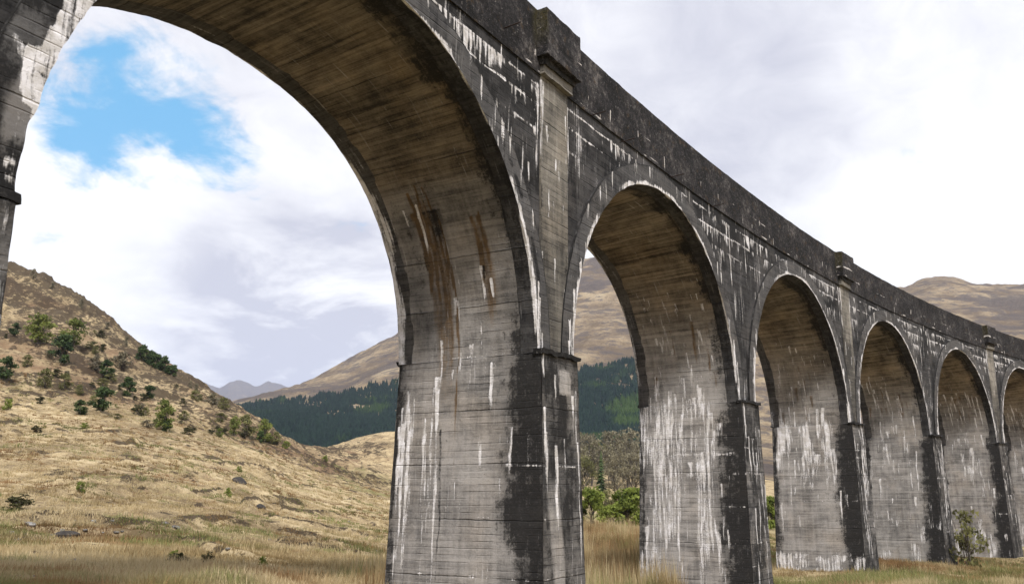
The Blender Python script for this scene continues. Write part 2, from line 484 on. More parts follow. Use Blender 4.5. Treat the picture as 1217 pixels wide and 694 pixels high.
def opening_face(i, Dp, Z, side):
    """stain of a pier's side face (and the vault haunch above it). Dp depth from front, Z height above springing"""
    r = np.random.default_rng(100 + i * 7 + (side > 0) * 3)
    A = blank(Dp, 0.60)
    N = fbm(Dp * 0.8, Z * 0.35, 50 + i, 4)
    A[..., 3] += 0.25 * (N - 0.5)
    up = (sst(Z, 4.9, 5.7) * 0.75 + 0.25 * sst(Z, 2.0, 5.0)) if i == 1 else sst(Z, 1.2, 6.0)                        # vault: browner concrete, with its shade painted in as a darker tone
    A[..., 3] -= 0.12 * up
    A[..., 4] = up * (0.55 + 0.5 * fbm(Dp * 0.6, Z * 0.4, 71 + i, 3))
    # soot along the front corner and a thin one at the back corner
    fe = sst(Dp + 1.0 * (fbm(Dp * 0, Z * 0.7, 80 + i, 4) - 0.5), 1.25 + 0.0 * Z, 0.15)
    A[..., 1] = np.maximum(A[..., 1], fe * (0.62 + 0.38 * sst(Z, 1.5, -1.0)))
    be = sst(W - Dp + 0.5 * (fbm(Dp * 0, Z * 0.9, 90 + i, 3) - 0.5), 0.45, 0.05)
    A[..., 1] = np.maximum(A[..., 1], be * 0.75)
    if i == 1:
        # dark upper haunch left of the rust, pale bands, rust tongues, white veils
        A[..., 1] = np.maximum(A[..., 1], 0.50 * sst(fbm(Dp * 0.9, Z * 0.5, 33, 4), 0.42, 0.62) * sst(Dp, 3.0, 3.8) * sst(Z, -0.6, 0.8) * sst(Z, 6.0, 4.6))
        A[..., 1] = np.maximum(A[..., 1], 0.95 * sst(np.abs(Dp - 2.75 - 0.1 * np.sin(Z)), 0.38, 0.05) * sst(Z, 2.7, 4.2) * sst(Z, 5.7, 5.0))
        A[..., 2] = np.maximum(A[..., 2], 0.74 * sst(np.abs(Dp - 2.92), 0.72, 0.05) * sst(Z, -3.5, 1.0) * sst(Z, 5.4, 4.6) + 0.72 * sst(np.abs(Dp - 1.32), 0.38, 0.02) * sst(Z, 0.2, 1.8) * sst(Z, 4.4, 3.6))
        drips(Dp, Z, A, 2, rand_drips(13, 2.45, 3.35, 3.6, 5.3, 2.5, 8.5, 0.05, 0.18, 0.8, 1.2, r) + rand_drips(7, 1.12, 1.52, 3.0, 4.2, 1.2, 3.4, 0.05, 0.12, 0.8, 1.2, r))
        drips(Dp, Z, A, 1, rand_drips(8, 2.35, 3.1, 4.6, 5.5, 0.8, 3.0, 0.04, 0.12, 0.7, 1.0, r))
        drips(Dp, Z, A, 0, [(3.15, 4.7, 2.1, 0.07, 1.0), (1.55, 2.6, 1.3, 0.09, 1.0), (1.25, 2.2, .8, .07, .9), (2.55, 1.8, 0.8, 0.09, 0.9), (3.1, 0.6, 1.6, 0.06, 1.0),
                             (4.3, 4.5, 0.7, 0.12, 0.8), (4.1, 4.4, 0.8, 0.10, 0.8), (3.6, 4.6, .6, .06, .7)])
        drips(Dp, Z, A, 0, [(4.62, 5.4, 5.6, 0.15, 0.95), (4.5, 3.6, 4.2, 0.10, 0.9)])
        drips(Dp, Z, A, 0, rand_drips(30, 3.3, 4.5, -0.7, -3.2, 1.0, 5.4, 0.03, 0.10, 0.6, 1.1, r) + rand_drips(16, 0.9, 3.3, -4.5, 2.5, 0.3, 1.3, 0.03, 0.06, 0.5, 0.9, r))
        drips(Dp, Z, A, 0, [(3.18, -0.5, 7.2, 0.10, 1.05), (4.2, -1.4, 5.2, 0.09, 1.0), (4.35, -1.8, 5.0, .07, 1.0), (1.35, -0.2, 1.8, 0.08, 1.0), (0.75, -2.0, 1.7, .07, 1.0), (1.7, -2.4, .9, .06, .9), (2.1, 0.4, 1.6, 0.07, 1.0), (2.5, 0.2, .9, .06, .9)])
        drips(Dp, Z, A, 1, [(4.62, 0.5, 8.5, 0.13, 0.95), (3.02, -2.0, 5.0, 0.05, 0.7), (1.4, 2.6, 0.8, 0.05, 0.7)])
        A[..., 1] = np.maximum(A[..., 1], 0.95 * sst(Dp + 0.5 * (fbm(Dp * 1.2, Z * 0.6, 12, 3) - 0.5), 1.65, 0.25) * sst(Z, 0.8, -1.2) * sst(fbm(Dp, Z * .5, 14, 3), .25, .5))
        A[..., 3] += 0.18 * sst(np.abs(Dp - 2.0), 1.1, 0.4) * sst(Z, -1.5, -3.0)
    elif i >= 2:
        A[..., 3] += 0.10
        k = {2: 1.0, 3: 0.7, 4: 0.5, 5: 0.5}.get(i, 0.5)
        A[..., 1] = np.maximum(A[..., 1], (0.95 if i < 5 else .8) * sst(Dp + 0.6 * (fbm(Dp, Z * 0.6, 12 + i, 3) - 0.5), 1.35, 0.25) * sst(Z, 1.0, -0.8))
        drips(Dp, Z, A, 0, rand_drips(int(34 * k), 0.9, W - 0.2, 1.2, 5.2, 0.4, 1.8, 0.04, 0.09, 0.5, 0.9, r))
        drips(Dp, Z, A, 0, rand_drips(int(46 * k), 0.9, W - 0.2, -2.4, 1.2, 0.8, 3.6, 0.06, 0.22, 0.55, 0.9, r))
        drips(Dp, Z, A, 0, rand_drips(int(20 * k), 0.3, W - 0.2, -5.5, -2.5, 0.5, 2.4, 0.06, 0.16, 0.55, 0.95, r))
        if i == 2:
            for q in (-3.05, -2.2):
                hline(Dp, Z, A, q, 0.10, 0.30, 0.85, 5 + i)
            veil = sst(fbm(Dp * 2.2, Z * 0.25, 66, 4), 0.40, 0.60) * sst(Z, 0.9, -0.4) * sst(Dp, 0.5, 1.1)
            A[..., 0] = np.maximum(A[..., 0], 0.66 * veil)
        if i == 3:
            veil = sst(fbm(Dp * 2.6, Z * 0.22, 67, 4), 0.45, 0.6) * sst(Z, 0.9, -0.1) * sst(Z, -4.2, -1.0) * sst(Dp, 0.9, 1.3)
            A[..., 0] = np.maximum(A[..., 0], 0.95 * veil)
            A[..., 0] = np.maximum(A[..., 0], 0.7 * sst(fbm(Dp * 1.5, Z * 1.5, 68, 4), 0.42, 0.55) * sst(Z, -7.1, -7.6))
        if i >= 4:
            drips(Dp, Z, A, 0, rand_drips(16, 0.5, 3.8, 2.5, 5.0, 1.5, 4.5, 0.04, 0.10, 0.7, 1.0, r))
            drips(Dp, Z, A, 2, rand_drips(7, 0.8, W - .3, 2.0, 4.5, 1.0, 3.0, 0.06, 0.2, 0.5, 0.9, r))
            A[..., 0] = np.maximum(A[..., 0], 0.6 * sst(fbm(Dp * 2, Z * 0.7, 60 + i, 4), 0.50, 0.62) * sst(Z, -5.2, -6.6))
        else:
            drips(Dp, Z, A, 2, rand_drips(9, 0.8, W - .3, 0.5, 4.0, 0.8, 3.0, 0.06, 0.22, 0.5, 0.85, r))
            # short rust/lime dashes on the haunch
            drips(Dp, Z, A, 0, rand_drips(26, 0.8, W - .2, 2.5, 6.5, 0.25, 0.9, 0.03, 0.06, 0.5, 0.8, r))
        # black run down the back corner
        drips(Dp, Z, A, 1, [(W - 0.1, 0.3, 9.0, 0.16, 0.9)])
    else:
        drips(Dp, Z, A, 0, rand_drips(14, 0.3, W, -4, 4, 0.8, 3, 0.05, 0.12, 0.6, 1.0, r))
    for q in (0.05, -1.5, -3.02, -4.4, -5.9):
        hline(Dp, Z, A, q, 0.03, 0.56, 0.7, 7 + i)
    # ledges of dark damp under the joints
    return A


def pier_front(i, U, Z):
    """U from pier axis, Z above springing"""
    r = np.random.default_rng(300 + i)
    A = blank(U, 0.35)
    A[..., 1] = 0.60 + 1.3 * (fbm(U * 1.3, Z * 0.6, 140 + i, 5, 0.6) - 0.5)
    if i == 1:
        pale = sst(np.abs(U + 0.42 + 0.12 * np.sin(Z * 1.3)), 0.42, 0.22) * sst(Z, -3.0, -4.0) * sst(Z, -6.9, -6.4)
        pale = np.maximum(pale, sst(np.maximum(np.abs(U - 0.25) / 0.34, np.abs(Z + 0.70) / 0.36) + 0.5 * (fbm(U * 3, Z * 3, 15, 3) - .5), 1.05, 0.80))
        A[..., 1] -= 0.7 * pale
        A[..., 3] += 0.35 * pale
        drips(U, Z, A, 0, [(-0.98, 0.9, 2.0, 0.09, 1.1), (-0.95, -1.5, 1.6, .08, 1.0), (-0.85, -2.2, 1.8, 0.10, 1.0), (-0.35, -2.5, 2.6, 0.12, 1.15), (-0.30, -0.6, 1.0, 0.06, 0.9), (0.15, -2.3, 1.3, 0.10, .9),
                           (0.9, -0.9, 2.4, 0.06, 1.0), (1.02, -2.4, 4.5, 0.06, 1.0), (0.72, -1.1, 1.4, 0.07, .9), (-0.5, -6.9, 1.4, .08, 1), (0.5, -6.6, 1.2, 0.07, 1)])
    nd = {2: 34, 3: 44, 4: 40, 5: 26}.get(i, 26)
    if i != 1:
        drips(U, Z, A, 0, rand_drips(nd, -1.0, 1.15, -6.5, 0.6, 0.5, 4.0, 0.04, 0.10, 0.7, 1.1, r))
    if i in (3, 4):
        drips(U, Z, A, 0, rand_drips(12, 0.1, 1.15, -4, 0.0, 2.0, 5.5, 0.05, 0.11, 0.8, 1.1, r))
    for q in (-1.52, -1.95, -3.02, -4.4, -5.9, -6.8):
        hline(U, Z, A, q, 0.035, 0.52, 0.8, 170 + i)
    A[..., 0] *= np.where(A[..., 1] > .5, 1.0, 0.9)
    return A


def wall_front(k, U, ZR, TD):
    """spandrel: U absolute arc, ZR height above springing, TD depth below parapet top"""
    r = np.random.default_rng(500 + k)
    A = blank(U, 0.42)
    A[..., 3] += 1.2 * (fbm(U * 0.8, ZR * 0.7, 210, 5, 0.6) - 0.5)
    A[..., 1] = 0.34 + 1.7 * (fbm(U * 0.55, ZR * 0.6, 220, 5, 0.6) - 0.5) + 0.20 * sst(TD, 4.5, 2.0)
    V = -TD
    for (q, th, s_) in ((-1.98, 0.46, 0.9), (-2.42, 0.34, 1.1), (-3.05, 0.30, 1.15), (-3.85, 0.48, 0.9), (-5.3, 0.60, 0.7), (-7.0, 0.62, 0.6), (-8.6, .6, .6)):
        hline(U, V, A, q, 0.05, th, s_, 230 + int(-q * 10))
    a0 = (k - 1) * S
    L = []
    for q, cnt in ((-1.98, 6), (-2.42, 14), (-3.05, 22), (-3.85, 7)):
        L += [(a0 + r.uniform(0, S), q + r.uniform(-.02, .04), 0.2 + 1.5 * r.random() ** 2.2, 0.025 + 0.055 * r.random() ** 2, r.uniform(0.6, 1.1)) for _ in range(cnt)]
    for _ in range(4):      # clusters of icicle-like runs
        c = a0 + r.uniform(1.5, S - 1.5); q = r.choice([-2.42, -3.05])
        L += [(c + r.uniform(-.9, .9), q, 0.25 + 0.7 * r.random(), 0.04 + 0.05 * r.random(), r.uniform(.85, 1.15)) for _ in range(11)]
    # wash beside the pilasters
    for e in (a0, a0 + S):
        L += [(e + sgn * (0.95 + r.uniform(0, .12)), -2.2 - r.uniform(0, .5), 2.2 + 2.2 * r.random(), 0.07, 1.05) for sgn in (-1, 1)]
        L += [(e + r.uniform(-2.2, 2.2), -3 - 3 * r.random(), 0.4 + r.random(), .05, .9) for _ in range(2)]
    drips(U, V, A, 0, L)
    near_ = np.zeros_like(U)
    for q in (-2.42, -3.05, -3.85):
        near_ = np.maximum(near_, sst(q + 0.04 - V, -0.05, 0.0) * sst(q - V, 0.75, 0.0))
    A[..., 0] = np.maximum(A[..., 0], 0.8 * near_ * sst(fbm(U * 2.6, V * 1.1, 291, 4), 0.54, 0.68))
    A[..., 0] = np.maximum(A[..., 0], 0.45 * sst(fbm(U * 3.1, V * 0.5, 293, 4), 0.60, 0.74))
    return A


def box_grid(mb, a0, a1, o0, o1, z0, z1, step=0.3, c=None, top=True, bottom=True, colf=None):
    """closed block in viaduct coordinates (a, offset, z)"""
    na = max(2, int((a1 - a0) / step) + 2); no = max(2, int((o1 - o0) / step) + 2); nz = max(2, int((z1 - z0) / step) + 2)
    a = np.linspace(a0, a1, na); o = np.linspace(o0, o1, no); z = np.linspace(z0, z1, nz)

    def face(Aa, Oo, Zz, U, V, flip):
        P = pos(Aa, Oo, Zz)
        cc = colf(Aa, Oo, Zz) if colf else c
        mb.grid(P, np.stack(np.broadcast_arrays(U, V), -1), cc, flip)
    A2, Z2 = np.meshgrid(a, z)
    face(A2, np.full_like(A2, o0), Z2, A2, Z2, False)
    face(A2, np.full_like(A2, o1), Z2, A2, Z2, True)
    O2, Z3 = np.meshgrid(o, z)
    face(np.full_like(O2, a0), O2, Z3, O2 + 50, Z3, True)
    face(np.full_like(O2, a1), O2, Z3, O2 + 70, Z3, False)
    A3, O3 = np.meshgrid(a, o)
    if top: face(A3, O3, np.full_like(A3, z1), A3, O3, False)
    if bottom: face(A3, O3, np.full_like(A3, z0), A3, O3, True)


def jag(P, amp, sc_, seed):
    """small irregularity of an old cast edge"""
    q = P.reshape(-1, 3)
    for j, (ax, ay) in enumerate(((0, 2), (1, 2), (2, 0))):
        q[:, j] += amp * (fbm(q[:, ax] * sc_ + 13 * j, q[:, ay] * sc_ + q[:, 1] * sc_ * .7, seed + j, 3) - 0.5)
    return q.reshape(P.shape)


IMIN, IMAX = -1, 8
BASE = -9.5                                         # pier foot below springing (in the ground)
FP = 0.20                                           # lower pier stands proud of the wall above
for i in range(IMIN, IMAX + 1):
    ac = (i - 1) * S
    near = i in (0, 1, 2)
    st = {1: 0.042, 2: 0.05, 0: 0.05, 3: 0.07, 4: 0.08, 5: 0.10}.get(i, 0.25)
    BAT = 0.020
    z = np.arange(BASE, 0.0001, st); z[-1] = 0.0
    mb = MB()
    # front
    u = np.linspace(-1, 1, max(4, int(2.2 / st)))
    U, Zz = np.meshgrid(u, z)
    hw = PH_ - BAT * Zz
    pr = FP - 0.022 * Zz
    A = pier_front(i, U * hw, Zz)
    P = jag(pos(ac + U * hw, -pr, ZS + Zz), 0.05, 1.6, 3)
    mb.grid(P, np.stack([ac + U * hw, Zz], -1), A)
    # -a side (towards the camera end) and +a side
    for sd in (-1, 1):
        dstep = st if (sd < 0 and i > 0) or (sd > 0 and i == 0) else 0.25
        zz = z if dstep == st else np.arange(BASE, 0.0001, 0.25)
        zz = zz.copy(); zz[-1] = 0
        t = np.linspace(0, 1, max(5, int(5.1 / dstep)))
        T, Z2 = np.meshgrid(t, zz)
        pr = FP - 0.022 * Z2
        off = -pr + T * (W + pr - 0.02 * Z2)
        A = opening_face(i, off, Z2, sd)
        P = jag(pos(ac + sd * (PH_ - BAT * Z2), off, ZS + Z2), 0.04, 1.3, 4)
        # keep corners meeting the front
        mb.grid(P, np.stack([off + 20 * i, Z2], -1), A, flip=(sd < 0))
    zz = np.arange(BASE, 0.0001, 0.3); zz[-1] = 0
    U, Zz = np.meshgrid(np.linspace(-1, 1, 9), zz)
    P = pos(ac + U * (PH_ - BAT * Zz), W - 0.02 * Zz, ZS + Zz)
    mb.grid(P, np.stack([ac + U, Zz], -1), pier_front(i, U, Zz), True)
    # shelf on top
    U, O = np.meshgrid(np.linspace(-1, 1, 5), np.linspace(-FP, W, 5))
    mb.grid(pos(ac + U * PH_, O, ZS), np.stack([ac + U, O], -1), (0, 0.8, 0, 0.3))
    pier = mb.build('pier', M_SIDE, viaduct)
    for o0, o1 in ((-FP - (0.13 if i else 0.05), 0.02), (W - 0.02, W + 0.12)):
        lb = MB()
        box_grid(lb, ac - PH_ - (0.05 if o0 < 0 else -0.03), ac + PH_ + (0.05 if o0 < 0 else -0.03), o0, o1, ZS - 0.02, ZS + 0.10, 0.10, (0.12, 0.75, 0.1, 0.35))
        lb.v = [jag(v_, 0.13, 3.2, 9) for v_ in lb.v]
        lb.build('impost_ledge', M_FACE, pier)

DECK = ZT - 2.05                                    # underside of the parapet
for k in range(IMIN, IMAX):                         # bay k: pier k -> k+1
    a0 = (k - 1) * S
    am = a0 + S / 2
    st = {0: 0.05, 1: 0.05, 2: 0.05, 3: 0.06, 4: 0.08, 5: 0.09, -1: 0.2}.get(k, 0.2)
    # --- arch: front ring, soffit, back ring, one part with ring as its sub-parts
    nt = int(math.pi * RAD / st)
    th = np.linspace(0, math.pi, nt)
    dep = np.linspace(0.45, W - 0.45, max(6, int((W - .9) / st)))
    TH, DD = np.meshgrid(th, dep)
    prof = np.where(TH < math.pi / 2, TH, math.pi - TH) * RAD
    zs = RAD * np.sin(TH)
    left = TH > math.pi / 2        # th=0 on the high-a side
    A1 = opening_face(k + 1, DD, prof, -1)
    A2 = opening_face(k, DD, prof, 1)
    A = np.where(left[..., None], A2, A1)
    crown = sst(prof, 5.2, 7.6)  # crown toned down further, shade painted into the vault colour
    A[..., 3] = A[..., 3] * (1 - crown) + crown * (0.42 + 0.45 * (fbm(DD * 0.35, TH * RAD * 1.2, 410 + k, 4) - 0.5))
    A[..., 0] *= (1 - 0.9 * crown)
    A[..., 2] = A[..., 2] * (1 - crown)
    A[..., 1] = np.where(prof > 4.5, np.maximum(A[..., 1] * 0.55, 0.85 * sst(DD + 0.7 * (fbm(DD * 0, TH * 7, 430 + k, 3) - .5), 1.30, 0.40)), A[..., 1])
    mb = MB()
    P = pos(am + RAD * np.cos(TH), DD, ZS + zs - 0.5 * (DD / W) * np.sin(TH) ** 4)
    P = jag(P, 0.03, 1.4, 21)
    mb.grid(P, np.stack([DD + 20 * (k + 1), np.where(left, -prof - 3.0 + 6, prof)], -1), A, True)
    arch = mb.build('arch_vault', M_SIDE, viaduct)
    for face in (0, 1):
        if face and k not in (0, 1, 2, 3, 4, 5): continue
        mb = MB()
        sgn = -1 if face == 0 else 1
        of = -0.08 if face == 0 else W + 0.03
        stf = st if face == 0 else (0.1 if k == 0 else 0.25)
        nt = int(math.pi * RAD / stf); th = np.linspace(0, math.pi, nt)
        rr = np.linspace(RAD - 0.025, RAD + RW, max(4, int(RW / stf * 1.6) + 2))
        TH, RR = np.meshgrid(th, rr)
        A = blank(TH, 0.45)
        e = RR - RAD
        A[..., 1] = 0.28 + 0.5 * (fbm(TH * 5, RR * 1.2, 240 + k, 4) - 0.5)
        # lime crust along the lower edge
        cr = sst(e + 0.30 * (fbm(TH * 9, RR * 0 + k, 250, 4) - 0.5), 0.17, 0.0) * sst(vn(TH * 4, TH * 0 + k, 260), 0.12, 0.35)
        A[..., 0] = 1.0 * cr
        A[..., 1] = np.maximum(A[..., 1], 0.8 * sst(e, RW - 0.07, RW - 0.01))  # outer edge line painted darker, on top of the step's own shade
        aa = am + RR * np.cos(TH); zz = RR * np.sin(TH)
        r = np.random.default_rng(260 + k)
        dl = [(am + r.uniform(-6, 6), 99, 0, 0, 0)]
        L = []
        for _ in range(16):
            t_ = r.uniform(0.5, 2.64)
            L.append((am + (RAD + RW) * math.cos(t_), (RAD + RW) * math.sin(t_) - r.uniform(-.2, .1), 0.5 + 0.6 * r.random(), 0.06, r.uniform(.8, 1.1)))
        for _ in range(34):
            t_ = r.choice([r.uniform(0.02, 0.5), r.uniform(2.6, 3.1)])
            q = RAD + r.uniform(0, .30)
            L.append((am + q * math.cos(t_), q * math.sin(t_), 0.5 + 1.6 * r.random(), 0.07, r.uniform(.7, 1.1)))
        drips(aa, zz, A, 0, L)
        if k == 0 and face == 0:
            A[..., 0] *= 1 - 0.8 * sst(TH, 2.2, 2.5)
            p0 = sst(TH, 2.15, 2.45)
            A[..., 1] = np.maximum(A[..., 1], p0 * (0.60 + 2.2 * (fbm(TH * 7, RR * 1.6, 254, 4) - 0.42)))
            A[..., 1] = np.maximum(A[..., 1], p0 * 0.9 * sst(e + 0.3 * (fbm(TH * 10, RR * 2, 255, 3) - .5), 0.30, 0.10) * sst(fbm(TH * 6, RR, 256, 3), .36, .5))
            A[..., 0] = np.maximum(A[..., 0], p0 * 0.95 * sst(fbm(TH * 13 + 3, RR * 1.6, 257, 4), 0.57, 0.66))
            A[..., 3] += p0 * 0.9 * (fbm(TH * 11, RR * 2.1, 258, 4) - 0.45)
            A[..., 0] = np.maximum(A[..., 0], 1.0 * sst(e + 0.12 * (fbm(TH * 16, RR * 2, 251, 3) - .5), 0.20, 0.05) * sst(TH, 1.0, 0.6) * sst(vn(TH * 7, TH * 0, 252), .1, .3))
            A[..., 1] = np.maximum(A[..., 1], 0.9 * sst(np.abs(e - 0.33), 0.16, 0.04) * sst(TH, 0.9, 0.6) * sst(fbm(TH * 8, RR, 253, 3), .4, .55))
        # spalled pale edge low on the first arch ring (left end in view)
        if k == 0 and face == 0:
            sp = sst(np.abs(e - 0.30), 0.16, 0.05) * sst(TH, 2.42, 2.50) * sst(TH, 2.74, 2.66)
            A[..., 3] += 0.9 * sp; A[..., 1] -= 0.8 * sp; A[..., 2] += 0.25 * sp
            sp2 = sst(e, 0.42, 0.2) * sst(TH, 2.88, 2.93) * sst(TH, 3.05, 3.0)
            A[..., 3] += 0.8 * sp2; A[..., 1] -= 0.7 * sp2
            A[..., 1] = np.maximum(A[..., 1], 0.9 * sst(np.abs(e - 0.12), 0.07, 0.02) * sst(TH, 2.40, 2.5) * sst(TH, 2.8, 2.7))
        bump_e = 0.055 * (fbm(TH * 14, TH * 0 + 3, 270 + k, 4) - 0.5) * sst(e, 0.25, 0.0)
        bump_e = bump_e * (1 + (1.2 * sst(TH, 2.2, 2.6) if k == 0 else 0))
        drop = 0.5 * face
        P = pos(am + (RR + bump_e) * np.cos(TH), of, ZS + (RR + bump_e) * np.sin(TH) - drop * np.sin(TH) ** 4)
        P = jag(P, 0.02, 2.0, 31)
        mb.grid(P, np.stack([aa, zz], -1), A, flip=(face == 0))
        # underside lip and outer edge
        dd = np.linspace(0, 0.55, 12 if face == 0 or k == 0 else 3)
        TH2, D2 = np.meshgrid(th, dd)
        A = blank(TH2, 0.4)
        A[..., 1] = (0.62 if face == 0 else 0.22) + 0.6 * (fbm(TH2 * 6, D2 * 3, 280 + k, 4) - 0.5)
        A[..., 0] = (0.9 if face == 0 else 0.8) * sst(D2 + 0.15 * (fbm(TH2 * 12, D2, 285, 3) - .5), 0.12, 0.0) * sst(vn(TH2 * 5, TH2 * 0 + k, 263), 0.35, 0.55)
        if k == 0 and face == 1:
            A[..., 0] = np.maximum(A[..., 0], 0.95 * sst(D2 + 0.3 * (fbm(TH2 * 14, D2 * 3, 286, 3) - .5), 0.42, 0.12) * sst(TH2, 1.05, 0.75))
        be = 0.055 * (fbm(TH2 * 14, TH2 * 0 + 3, 270 + k, 4) - 0.5) * sst(D2, 0.3, 0.0) * (1 + (1.2 * sst(TH2, 2.2, 2.6) if k == 0 else 0))
        r2 = RAD - 0.025 + be + 0.02 * (fbm(TH2 * 9, D2 * 4, 290, 3) - .5) * sst(D2, 0, .1) + 0.03 * sst(D2, 0.3, 0.55)
        off = (of - sgn * D2)
        P = jag(pos(am + r2 * np.cos(TH2), off, ZS + r2 * np.sin(TH2) - 0.5 * (np.clip(off, 0, W) / W) * np.sin(TH2) ** 4), 0.02, 2.0, 31)
        mb.grid(P, np.stack([off + 4, TH2 * RAD], -1), A, flip=(face == 0))
        TH3, D3 = np.meshgrid(th, np.linspace(0, 0.12, 2))
        r3 = RAD + RW
        P = jag(pos(am + r3 * np.cos(TH3), of - sgn * D3, ZS + r3 * np.sin(TH3)), 0.02, 2.0, 31)
        mb.grid(P, np.stack([TH3 * r3, D3], -1), (0.05, 0.7, 0, 0.4), flip=(face != 0))
        mb.build('arch_ring', M_RING, arch)
    # --- spandrel walls
    for face in (0, 1):
        stf = st if face == 0 else 0.4
        u = np.linspace(0, S, int(S / stf))
        x = u - S / 2
        zb = np.where(np.abs(x) < RAD + 0.3, np.sqrt(np.maximum((RAD + 0.3) ** 2 - x ** 2, 0)), 0.0)
        ztop = DECK - ZS
        t = np.linspace(0, 1, int(7.5 / stf) if face == 0 else 14)
        Uu, Tt = np.meshgrid(u, t)
        Zr = zb[None, :] + (ztop + 0.05 - zb[None, :]) * Tt
        TD = (ZT - ZS) - Zr
        A = wall_front(k, a0 + Uu, Zr, TD)
        P = pos(a0 + Uu, 0.0 if face == 0 else W, ZS + Zr)
        P = jag(P, 0.03, 1.2, 41)
        mb = MB()
        mb.grid(P, np.stack([a0 + Uu, Zr], -1), A, flip=(face == 1))
        mb.build('spandrel_wall', M_FACE, viaduct)
    # --- parapet walls (each bay one cast length), with the coping on top
    for face in (0, 1):
        stf = (0.06 if k in (1, 2) else 0.10) if face == 0 else 0.5
        o0, o1 = (-0.05, 0.40) if face == 0 else (W - 0.40, W + 0.05)
        na = int(S / stf)
        aa = np.linspace(a0 + 0.004, a0 + S - 0.004, na)

        def pf(Aa, Oo, Zz):
            C = blank(Aa, 0.45)
            C[..., 3] += 0.4 * (fbm(Aa * 0.7, Zz * 0.9, 600, 4) - 0.5)
            hline(Aa, Zz - ZT, C, -1.95, 0.035, 0.52, 0.9, 611)
            hline(Aa, Zz - ZT, C, -1.25, 0.025, 0.55, 0.6, 613)
            rr_ = np.random.default_rng(620 + k)
            drips(Aa, Zz - ZT, C, 0, [(a0 + rr_.uniform(0, S), -1.2 - rr_.random() * .6, 0.2 + .4 * rr_.random(), 0.03, .8) for _ in range(14)])
            for e in (a0, a0 + S):
                C[..., 2] = np.maximum(C[..., 2], 0.55 * sst(np.abs(Aa - e), 1.5, 1.15) * sst(Zz - ZT, -1.6, -0.4) * (Aa < e) * (round(e / S) % 2 == 0))
            return C
        mb = MB()
        zz = np.linspace(DECK, ZT, 32 if face == 0 else 5)
        A2, Z2 = np.meshgrid(aa, zz)
        lipz = 0.03 * (fbm(A2 * 1.5, Z2 * 0, 630, 3) - .5) * (Z2 > ZT - .01)
        P = jag(pos(A2, o0, Z2 + lipz), 0.035, 1.9, 51)
        mb.grid(P, np.stack([A2, Z2], -1), pf(A2, 0, Z2))
        oo = np.linspace(o0, o1, 4)
        A3, O3 = np.meshgrid(aa, oo)
        lipz = 0.03 * (fbm(A3 * 1.5, A3 * 0 + ZT * 0, 630, 3) - .5)
        P = jag(pos(A3, O3, ZT + lipz), 0.035, 1.9, 51)
        mb.grid(P, np.stack([A3, O3], -1), (0, 0, 0.1, 0.5))
        A2, Z2 = np.meshgrid(aa[::4], np.linspace(DECK, ZT, 4))
        mb.grid(pos(A2, o1, Z2), np.stack([A2, Z2], -1), None, True)
        A3, O3 = np.meshgrid(aa[::4], oo)
        mb.grid(pos(A3, O3, DECK), np.stack([A3, O3], -1), None, True)
        for e, fl in ((aa[0], True), (aa[-1], False)):
            O4, Z4 = np.meshgrid(oo, np.linspace(DECK, ZT, 4))
            mb.grid(pos(e, O4, Z4), np.stack([O4, Z4], -1), None, fl)
        mb.build('parapet', M_PAR, viaduct)
    # deck between the parapets
    A3, O3 = np.meshgrid(np.linspace(a0, a0 + S, 20), np.linspace(0.39, W - 0.39, 4))
    mb = MB(); mb.grid(pos(A3, O3, DECK + 0.9), np.stack([A3, O3], -1), (0, .5, 0, .4))
    mb.build('deck', M_PAR, viaduct)
for e, fl in (((IMIN - 1) * S, False), ((IMAX - 1) * S, True)):   # closing end walls
    O4, Z4 = np.meshgrid(np.linspace(0, W, 6), np.linspace(ZS, DECK + 0.9, 12))
    mb = MB(); mb.grid(pos(e, O4, Z4), np.stack([O4, Z4], -1), None, not fl); mb.build('end_wall', M_FACE, viaduct)

